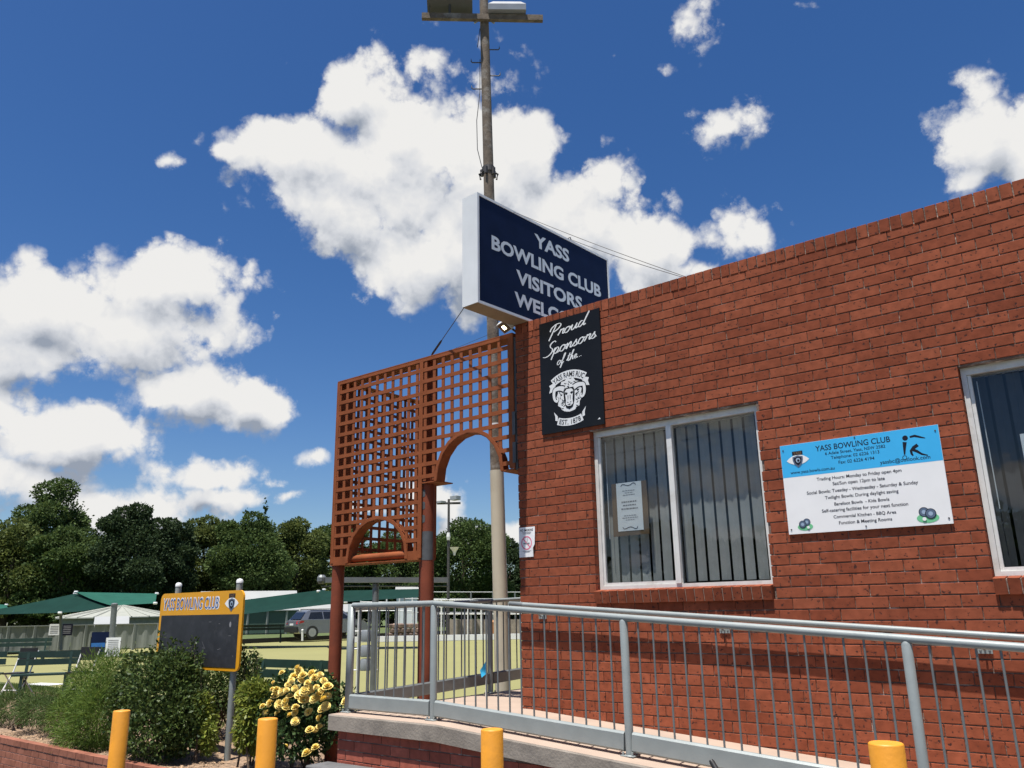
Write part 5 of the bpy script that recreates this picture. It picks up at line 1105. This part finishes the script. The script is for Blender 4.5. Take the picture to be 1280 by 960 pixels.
def sail(name, pts, label, sag=.25, n=10, mat=None):
    t = thing(name, pts[0], label, 'shade sail'); b = MB(); P = [Vector(p) for p in pts]
    if len(P) == 3: P = P+[P[2]]
    V = []
    for j in range(n+1):
        for i in range(n+1):
            u, v = i/n, j/n; p = (P[0]*(1-u)+P[1]*u)*(1-v)+(P[3]*(1-u)+P[2]*u)*v
            V.append(p-Vector((0, 0, sag*math.sin(math.pi*u)*math.sin(math.pi*v)+.1*math.sin(math.pi*v)*abs(u-.5))))
    b.add(V, [(j*(n+1)+i, j*(n+1)+i+1, (j+1)*(n+1)+i+1, (j+1)*(n+1)+i) for j in range(n) for i in range(n)]); b.build('cloth', mat or SAIL, t, smooth=True)
    for p in P[:3]: b = MB(); b.lathe([(.07, -.05), (.09, 0), (.07, .05)], p, 8); b.build('corner_plate', SIGNW, t)
sail('shade_sail', (at(95, 740, 40), at(196, 742, 40), at(194, 754, 36.5), at(140, 757, 36)), 'bright green shade sail left of the blackboard', .06)
sail('shade_sail', (at(94, 742, 40.5), at(143, 757, 36.4), at(75, 766, 37.5), at(-50, 769, 42)), 'green shade sail seen in shade at the far left over the fence', .12, mat=SAILD)
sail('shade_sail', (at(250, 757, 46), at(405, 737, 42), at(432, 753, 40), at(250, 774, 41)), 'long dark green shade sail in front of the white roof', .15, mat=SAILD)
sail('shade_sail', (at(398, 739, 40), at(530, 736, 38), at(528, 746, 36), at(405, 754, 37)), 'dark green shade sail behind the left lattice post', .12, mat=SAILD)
sail('shade_sail', (at(-60, 752, 52), at(8, 756, 52), at(14, 763, 48), at(-40, 765, 48)), 'small pale green sail corner at the left photo edge', .05)
def pole(name, px, py0, py1, dist, r, mat, label, cat='post', lean=0):
    a, c = at(px, py1, dist), at(px+lean, py0, dist); c.x, c.y = a.x+(c.x-a.x), a.y+(c.y-a.y); b = MB(); b.tube([a, c], r, 10); t = thing(name, a, label, cat); b.build('shaft', mat, t, smooth=True); b = MB(); b.lathe([(r*1.15, 0), (r*1.15, .06), (r*.5, .09)], c, 10); b.build('cap', mat, t); return t
pole('shade_post', 138, 757, 822, 33, .10, GALV2, 'thick grey shade sail post beside the poster stands', lean=5); pole('shade_post', 76, 765, 812, 40, .06, GALV2, 'thin grey shade sail post in front of the fence')
# round tank with ribbed cone roof, small shed
c = at(152, 757, 56); tk = thing('water_tank', (c.x, c.y, -2), 'round water tank with pale ribbed cone roof behind the fence', 'water tank')
R_ = 3.3; n = 22; zc = c.z; ze = at(95, 772, 53).z
b = MB(); b.lathe([(R_*.96, -2-ze), (R_*.96, 0)], (c.x, c.y, ze-.02), 30); b.build('tank_wall', pm('tank_grey', (.16, .17, .15), .7), tk)
TR = pm('pale_roof', (.33, .34, .29), .5, .08, 2)
for i in range(n):
    a0, a1 = 2*math.pi*i/n, 2*math.pi*(i+.97)/n
    b = MB(); b.add([(c.x+R_*1.04*math.cos(a0), c.y+R_*1.04*math.sin(a0), ze), (c.x+R_*1.04*math.cos(a1), c.y+R_*1.04*math.sin(a1), ze), (c.x+.1*math.cos(a1), c.y+.1*math.sin(a1), zc), (c.x+.1*math.cos(a0), c.y+.1*math.sin(a0), zc), (c.x+R_*1.04*math.cos(a0), c.y+R_*1.04*math.sin(a0), ze-.06), (c.x+R_*1.04*math.cos(a1), c.y+R_*1.04*math.sin(a1), ze-.06)], [(0,1,2,3),(0,4,5,1)]); b.build('roof_panel', TR, tk)
    b = MB(); b.tube([(c.x+R_*1.04*math.cos(a0), c.y+R_*1.04*math.sin(a0), ze+.02), (c.x+.1*math.cos(a0), c.y+.1*math.sin(a0), zc+.02)], .03, 5); b.build('roof_rib', TR, tk)
def gable(name, px0, px1, pyr, pye, dist, deep, zb, wall, roof, label, sx=None):
    a, e = at(px0, pyr, dist), at(px1, pyr, dist); u = Vector((e.x-a.x, e.y-a.y, 0)); w = u.length; u.normalize(); n = Vector((-u.y, u.x, 0)); zr = a.z; zev = at(px0, pye, dist).z
    if n.dot(Vector((a.x, a.y, 0))-Vector((CAM.x, CAM.y, 0))) < 0: n = -n
    t = thing(name, (a.x, a.y, zb), label, 'shed'); o = Vector((a.x, a.y, 0))
    b = MB(); P = [o+n*0, o+u*w, o+u*w+n*deep, o+n*deep]; b.add([p+UZ*zb for p in P]+[p+UZ*zev for p in P]+[o+n*deep/2+UZ*zr, o+u*w+n*deep/2+UZ*zr], [(0,1,5,4),(1,2,6,9,5),(2,3,7,6),(3,0,4,8,7)]); b.build('wall', wall, t)
    for s_ in (0, 1):
        e0 = o-u*.15+n*(deep*s_+(.15 if s_ else -.15))+UZ*(zev-.05); e1 = e0+u*(w+.3); r0 = o-u*.15+n*deep/2+UZ*(zr+.03); r1 = r0+u*(w+.3)
        b = MB(); b.add([e0, e1, r1, r0, e0+UZ*.06, e1+UZ*.06, r1+UZ*.06, r0+UZ*.06], [(0,3,2,1),(4,5,6,7),(0,1,5,4),(1,2,6,5),(3,0,4,7)]); b.build('roof', roof, t)
    return t, o, u, w, n
PALE = pm('white_roof_sheet', (.33, .34, .33), .5, .05, 1)
t, o, u, w, n = gable('small_shed', 122, 158, 773, 783, 48, 2.2, -1.5, FN, PALE, 'small shed with bright white gable roof in front of the tank')
DGR = pm('dark_green_cladding', (.045, .085, .065), .7, .1, 1)
t, o, u, w, n = gable('green_shed', 250, 372, 739, 764, 62, 8, -1.0, DGR, PALE, 'long dark green shed with a white roof behind the right shade sail')
for i in range(5):
    b = MB(); q = o+u*w*(.1+.2*i)-n*.03; b.box(q+Vector((-.06, -.06, -1)), q+Vector((.06, .06, 1.2))); b.build('wall_post', FN, t)
t, o, u, w, n = gable('low_building', 370, 440, 757, 766, 66, 6, -1.0, FN, PALE, 'low grey building with pale eaves above the parked car')
for i in range(3): b = MB(); q = o+u*w*(.08+.27*i)-n*.03; b.add([q+UZ*-.05, q+u*w*.16+UZ*-.05, q+u*w*.16+UZ*.85, q+UZ*.85], [(0,1,2,3)]); b.build('window', INK if i != 1 else PALE, t)
t, o, u, w, n = gable('far_cottage', 496, 522, 733, 744, 75, 6, -1.0, SIGNW, PALE, 'small white roofed cottage far behind the frame')
t, o, u, w, n = gable('terracotta_house', 236, 288, 735, 744, 85, 7, -1.0, FN, pm('terracotta_roof', (.45, .14, .06), .7), 'house with terracotta roof showing just above the blackboard')
# parked SUV
def suv():
    c = at(398, 797, 50); z = -.40; t = thing('parked_suv', (c.x, c.y, z), 'silver grey SUV parked on the grass beyond the bowling green', 'car')
    f = at(430, 790, 50)-at(390, 790, 50); f.z = 0; f.normalize(); f = (f*.86+Vector((FW.x, FW.y, 0)).normalized()*.5).normalized(); s_ = Vector((f.y, -f.x, 0)); base = Vector((c.x, c.y, z))+f*.5
    L_, Wd = 4.7, .92
    def P_(x, y, h): return base+(f*x+s_*y+UZ*h)*.92
    PAINT = pm('silver_car_paint', (.20, .21, .235), .25, .04, 2, metal=.55, coat=.6); CG = pm('car_glass', (.012, .014, .018), .06)
    prof = [(-2.3, .45), (-2.36, .75), (-2.3, 1.02), (-2.12, 1.10), (-1.75, 1.58), (-1.5, 1.68), (.2, 1.68), (.75, 1.60), (1.35, 1.12), (2.1, 1.0), (2.36, .8), (2.38, .45), (2.2, .30), (-2.2, .30)]
    b = MB(); n = len(prof)
    def wid(h): return Wd if h < 1.1 else Wd-.24*(h-1.1)/.6
    V = [P_(x, -wid(h), h) for x, h in prof]+[P_(x, wid(h), h) for x, h in prof]
    b.add(V, [tuple(range(n)), tuple(range(2*n-1, n-1, -1))]+[(i, n+i, n+(i+1) % n, (i+1) % n) for i in range(n)]); bo = b.build('body', PAINT, t)
    for sd in (-1, 1):
        for pts in ([(-1.72, 1.14), (-1.5, 1.54), (-.75, 1.56), (-.72, 1.14)], [(-.66, 1.14), (-.68, 1.56), (.15, 1.56), (.18, 1.14)], [(.24, 1.14), (.22, 1.56), (.62, 1.50), (1.18, 1.14)]):
            b = MB(); V = [P_(x, sd*(wid(h)+.008), h) for x, h in pts]; b.add(V, [(0,1,2,3) if sd < 0 else (3,2,1,0)]); b.build('side_window', CG, t)
        b = MB(); b.tube([P_(-1.5, sd*.70, 1.72), P_(.3, sd*.70, 1.73)], .025, 6); b.build('roof_rail', BLK, t)
        for x in (-1.42, 1.42):
            b = MB(); b.tube([P_(x, sd*.72, .36), P_(x, sd*.94, .36)], .36, 20); w_ = b.build('wheel', BLK, t)
            b = MB(); b.tube([P_(x, sd*.90, .36), P_(x, sd*.952, .36)], .23, 16); b.build('rim', LAMPM, w_)
        b = MB(); V = [P_(x, sd*y, h) for x, y, h in ((-2.37, .62, .86), (-2.32, .935, .88), (-2.2, .935, 1.06), (-2.32, .62, 1.04))]; b.add(V, [(0,1,2,3)]); b.add([P_(-2.32, sd*.936, .88), P_(-2.0, sd*.936, .95), P_(-1.98, sd*.936, 1.05), P_(-2.2, sd*.936, 1.06)], [(0,1,2,3)]); b.build('tail_light', pm('red_lens', (.35, .02, .02), .2), t)
        b = MB(); b.box((0, 0, 0), (.001, .001, .001)); b = MB(); q = P_(1.0, sd*1.0, 1.12); b.lathe([(.06, -.07), (.10, 0), (.06, .08)], q, 8); b.build('mirror', PAINT, t)
    b = MB(); V = [P_(-2.12-.02, y, h) for y, h in ((-.74, 1.14), (.74, 1.14))]+[P_(-1.79, .66, 1.55), P_(-1.79, -.66, 1.55)]; b.add([v-f*.012 for v in V], [(0,1,2,3)]); b.build('rear_window', CG, t)
    b = MB(); b.bar(P_(-2.38, -.9, .52), P_(-2.38, .9, .52), .10, .28); b.build('bumper', BLK, t)
    b = MB(); V = [P_(-2.375, y, h) for y, h in ((-.26, .78), (.26, .78), (.26, .90), (-.26, .90))]; b.add(V, [(0,1,2,3)]); b.build('number_plate', SIGNW, t)
suv()
# white and pale things along the far bank
pole('bank_peg', 378, 789, 801, 40, .05, WHT, 'short white peg at the green edge in front of the car', 'peg')
def pipefence(px0, px1, pyt, pyb, dist, n, label, mat=GALV2, rails=3):
    a, e = at(px0, pyb, dist), at(px1, pyb, dist); h = at(px0, pyt, dist).z-a.z; t = thing('pipe_fence', a, label, 'fence', 'pipe fences beyond the green')
    for i in range(n): p = a.lerp(e, i/(n-1)); b = MB(); b.tube([p-UZ*.6, p+UZ*h], .05, 8); b.build('post', mat, t)
    for j in range(rails): b = MB(); q = UZ*h*(1-j*.8/rails); b.tube([a+q, e+q], .035, 6); b.build('rail', mat, t)
pipefence(505, 672, 740, 783, 55, 7, 'tall grey pipe fence beyond the green right of the lattice post', rails=4); pipefence(535, 668, 750, 783, 50, 9, 'lower white pipe fence in front of the taller grey one', WHT, 3); pipefence(450, 515, 742, 782, 58, 5, 'short pipe fence left of the red lattice post', WHT, 3)
b = MB(); a, e = at(440, 788, 46), at(690, 787, 46); a.z = e.z = -.42; t = thing('pale_kerb', a, 'pale concrete kerb along the far edge of the green', 'kerb'); b.bar(a, e, .3, .28); b.build('kerb_block', SIGNW, t)
b = MB(); a, e = at(488, 784, 50), at(545, 784, 50); t = thing('rubble_wall', (a.x, a.y, -.5), 'low brown rubble stone wall on the far bank', 'wall'); STN = pm('rubble_stone', (.20, .14, .11), .9, .3, 2, rnd=.3); a.z = e.z = -.35
for j in range(3):
    for i in range(9):
        p = a.lerp(e, (i+.5*(j % 2))/9); b = MB(); r_ = random.uniform(.8, 1.1); d_ = (e-a)/9
        b.lathe([(.12, -.14*r_), (.22*r_, -.08), (.23*r_, .08), (.12, .14*r_)], p+UZ*.26*j, 7); b.build('stone', STN, t)
b = MB(); a, e = at(560, 786, 52), at(660, 786, 52); t = thing('grey_bank_wall', a, 'long grey concrete wall below the pipe fences', 'wall'); b.bar(a, e, .3, 1.1); b.build('wall_panel', CONC2, t)
b = MB(); p = at(617, 786, 48); t = thing('orange_bin', p, 'small orange bin by the far wall', 'bin'); b.lathe([(.28, -.25), (.32, .35), (.34, .37)], p, 12); b.build('bin_body', pm('orange_plastic', (.55, .22, .06), .5), t); b = MB(); b.lathe([(.34, 0), (.3, .06), (.1, .1)], p+UZ*.372, 12); b.build('lid', MATS['orange_plastic'], t)
# second light pole far off, with a dish
c = at(560, 792, 50); tp_ = at(561, 624, 50); t = thing('light_pole', (c.x, c.y, -.5), 'slim distant light pole with twin lamps and a white speaker in front of the trees', 'light pole')
b = MB(); b.tube([c-UZ*.3, tp_], [.10, .07], 10); b.build('pole_shaft', STEELD, t, smooth=True)
u = RT.copy(); u.z = 0; u.normalize(); b = MB(); b.bar(tp_-u*.72-UZ*.25, tp_+u*.72-UZ*.25, .12, .12); b.build('cross_arm', STEELD, t)
for s_, h in ((-.5, -.12), (.4, .06)): q = tp_+u*s_+UZ*h; b = MB(); b.box(q+Vector((-.26, -.2, -.12)), q+Vector((.26, .2, .12 if s_ > 0 else .0))); b.build('lamp', LAMPM, t)
q = at(568, 690, 49.9); b = MB(); b.lathe([(.06, -.2), (.10, 0), (.30, .28)], q, 12); b.build('speaker_horn', WHT, t)
q = at(560.5, 671, 49.9); b = MB(); b.lathe([(.09, -.2), (.12, 0), (.09, .25)], q, 10); b.build('sensor_box', WHT, t)

# ------------------------------------------------------------------ trees
TRK = pm('bark', (.09, .07, .05), .95, .3, 3, bump=.5, bscale=12)
L_T = [leaf_mat('tree_leaf_dark', (.018, .038, .012), (.065, .10, .030), .25, .7), leaf_mat('tree_leaf_mid', (.026, .054, .014), (.09, .135, .038), .25, .7), leaf_mat('tree_leaf_olive', (.036, .058, .014), (.12, .15, .04), .28, .7), leaf_mat('tree_leaf_conifer', (.014, .032, .013), (.050, .078, .030), .2, .7)]
TG = 'trees behind the bowling club'
def tree(px, pyt, pyb, hw, dist, mat, label, n=9000, leaf=.42, kind='round', seed=0, cat='tree', name='broadleaf_tree', zg=-1.5, group=TG):
    if dist < 100: dist += 16; n = int(n*3.6); leaf *= .55; hw *= 1.1
    r = np.random.default_rng(100+seed); top = at(px, pyt, dist); m = dist/FPX*1.03; W_ = hw*m; zt = top.z; H = zt-zg; x, y = top.x, top.y; t = thing(name, (x, y, zg), label, cat, group); lobes = []
    if kind == 'cone':
        for i in range(16):
            f = i/15; rr = W_*(1-f)**.8*.62+.12; z = zg+H*(.14+.84*f)
            for k in range(3 if f < .8 else 1):
                a = r.uniform(0, 6.28); o = rr*.55 if f < .8 else 0; lobes.append(((x+o*math.cos(a), y+o*math.sin(a), z), (rr*.72, rr*.72, H*.05)))
    else:
        lobes.append(((x, y, zg+H*.62), (W_*.7, W_*.7, H*.27)))
        for i in range(26):
            a = r.uniform(0, 6.28); f = r.uniform(.28, .97); rr = W_*math.sqrt(max(.04, 1-((f-.55)/.5)**2))*r.uniform(.55, .95); s_ = r.uniform(.20, .36)*W_
            lobes.append(((x+rr*math.cos(a)*.8, y+rr*math.sin(a)*.8, zg+H*f-s_*.5), (s_, s_, s_*r.uniform(.55, .85))))
        lobes.append(((x, y, zt-W_*.16), (W_*.24, W_*.24, W_*.16)))
    quads_obj('crown', leaves(lobes, n, leaf, r, .62, .55 if kind != 'cone' else .3, .15, .62), mat, t)
    b = MB(); b.tube([(x, y, zg-.4), (x+.1, y, zg+H*.3), (x, y+.1, zg+H*.7)], [.34, .24, .10], 10)
    for i in range(6):
        c_, r_ = lobes[(i*4+1) % len(lobes)]; s0 = Vector((x, y, zg+H*(.25+.05*i))); b.tube([s0, s0.lerp(Vector(c_), .55)+UZ*.2, Vector(c_)], [.12, .08, .03], 6)
    b.build('trunk', TRK, t, smooth=True)
    return t
i = 0
for px, pyt, hw, dist, mi, lb, n, lf, kd, nm in (
    (76, 598, 44, 78, 1, 'tall broad tree whose round crown rises above the others at the left', 9000, .5, 'round', 'broadleaf_tree'),
    (-30, 628, 70, 62, 1, 'broad tree at the left photo edge', 9000, .45, 'round', 'broadleaf_tree'),
    (22, 648, 52, 56, 2, 'olive tinted tree in front of the tall left tree', 9000, .4, 'round', 'broadleaf_tree'),
    (85, 658, 46, 54, 1, 'mid green tree above the grey fence', 9000, .4, 'round', 'broadleaf_tree'),
    (135, 648, 36, 60, 1, 'small pointed tree between the mid green and dark trees', 6500, .4, 'round', 'broadleaf_tree'),
    (176, 630, 46, 52, 3, 'dense dark spiky topped tree behind the shade sails', 15000, .36, 'round', 'dark_tree'),
    (215, 648, 34, 54, 3, 'narrow dark tree right of the spiky topped tree', 9000, .36, 'round', 'dark_tree'),
    (262, 645, 42, 60, 2, 'olive green tree behind the blackboard', 9000, .42, 'round', 'broadleaf_tree'),
    (318, 641, 50, 54, 1, 'wide green tree above the parked car', 13000, .38, 'round', 'broadleaf_tree'),
    (375, 648, 42, 60, 2, 'yellowish olive tree next to the lattice screen', 9000, .42, 'round', 'broadleaf_tree'),
    (430, 652, 46, 66, 1, 'tree seen through the lattice screen', 8000, .45, 'round', 'broadleaf_tree'),
    (490, 664, 46, 68, 1, 'tree behind the lattice arch and red post', 8000, .45, 'round', 'broadleaf_tree'),
    (578, 648, 58, 64, 1, 'large round tree behind the distant light pole', 15000, .40, 'round', 'broadleaf_tree'),
    (636, 674, 28, 70, 3, 'dark tree between the cream pole and the club wall', 6000, .42, 'round', 'dark_tree'),
    (650, 682, 16, 66, 3, 'pointed conifer beside the brick wall corner', 5000, .36, 'cone', 'conifer_tree'),
    (332, 624, 9, 120, 3, 'tiny distant conifer top showing over the tree line', 1600, .6, 'cone', 'conifer_tree'),
    (308, 636, 8, 120, 3, 'second smaller distant conifer top left of the tiny one', 1400, .6, 'cone', 'conifer_tree'),
    (700, 680, 46, 72, 1, 'tree just behind the club building corner', 4000, .5, 'round', 'broadleaf_tree'), (780, 665, 60, 78, 2, 'second tree behind the club building', 4000, .5, 'round', 'broadleaf_tree'), (880, 660, 70, 80, 1, 'third tree behind the club building', 4000, .5, 'round', 'broadleaf_tree')):
    tree(px, pyt, 0, hw, dist, L_T[mi], lb, n, lf, kd, i, name=nm); i += 1
# undergrowth hedge under the trees
for j, (px, hw) in enumerate(((20, 60), (110, 60), (200, 50), (290, 60), (370, 50), (440, 50), (500, 45), (560, 50), (620, 45))):
    c = at(px, 745, 88); m = 88/FPX
    t = thing('bush', (c.x, c.y, -1.8), 'dense bushy thicket low under the tree crowns, '+('at the left photo edge', 'above the left shade sails', 'behind the poster stands', 'behind the blackboard', 'above the green shed', 'above the parked car', 'seen below the lattice arch', 'right of the rear lattice post', 'behind the cream pole')[j], 'bush', 'bushy thickets under the trees')
    quads_obj('crown', leaves([((c.x+dx, c.y+dx*.5, c.z-.5+dz), (hw*m*.7, hw*m*.6, 2.2)) for dx, dz in ((-1.5, 0), (0, .6), (1.5, .2))], 4500, .45, np.random.default_rng(50+j), .6, .4), L_T[j % 2], t)
    b = MB(); b.tube([(c.x, c.y, -2.2), (c.x, c.y, c.z)], [.2, .08], 7); b.build('trunk', TRK, t)
# across the street: trees and power lines (mirrored in the window glass)
def street_tree(x, y, h, w, seed):
    r = np.random.default_rng(seed); zg = -1; t = thing('broadleaf_tree', (x, y, zg), ('street tree across the road, %s from the left' % ('fourth', 'fifth', 'third', 'second', 'sixth', 'leftmost', 'seventh')[seed-201]), 'tree', 'trees across the road'); lobes = [((x+r.uniform(-.6, .6)*w, y+r.uniform(-.6, .6)*w, zg+h*r.uniform(.35, .85)), (w*.4, w*.4, h*.14)) for _ in range(14)]
    quads_obj('crown', leaves(lobes, 3500, .5, r, .6, .5), L_T[seed % 3], t); b = MB(); b.tube([(x, y, zg-.5), (x, y, zg+h*.6)], [.3, .12], 8); b.build('trunk', TRK, t)
for x, y, h, w, s_ in ((-16, -36, 7, 4, 201), (-9, -38, 8, 4.5, 202), (-27, -34, 7.5, 4.5, 203), (-38, -40, 9, 6, 204), (-2, -42, 7, 5, 205), (-52, -44, 9, 6, 206), (8, -40, 7, 4, 207)): street_tree(x, y, h, w, s_)
for k, (y, h) in enumerate(((-22, 9.2), (-22.5, 8.6), (-22.3, 8.0))):
    w_ = MB(); w_.tube([(x, y, h-.9*(1-((x % 40)/20-1)**2)) for x in range(-100, 61, 4)], .012, 5); tag(w_.build('power_line', BLK), ('topmost', 'middle', 'lowest')[k]+' power line strung along the far side of the road', 'cable', 'street power lines')
for x in (-80, -40, 0, 40):
    t = thing('power_pole', (x, -22.25, -1), 'timber power pole across the road, %s from the left' % {-80: 'first', -40: 'second', 0: 'third', 40: 'last'}[x], 'power pole', 'street power poles'); b = MB(); b.tube([(x, -22.25, -1), (x, -22.25, 9.6)], [.16, .11], 10); b.build('pole_shaft', TIMBER, t); b = MB(); b.bar((x, -23.2, 9.0), (x, -21.3, 9.0), .1, .12); b.build('cross_arm', TIMBER, t)
flush_text()
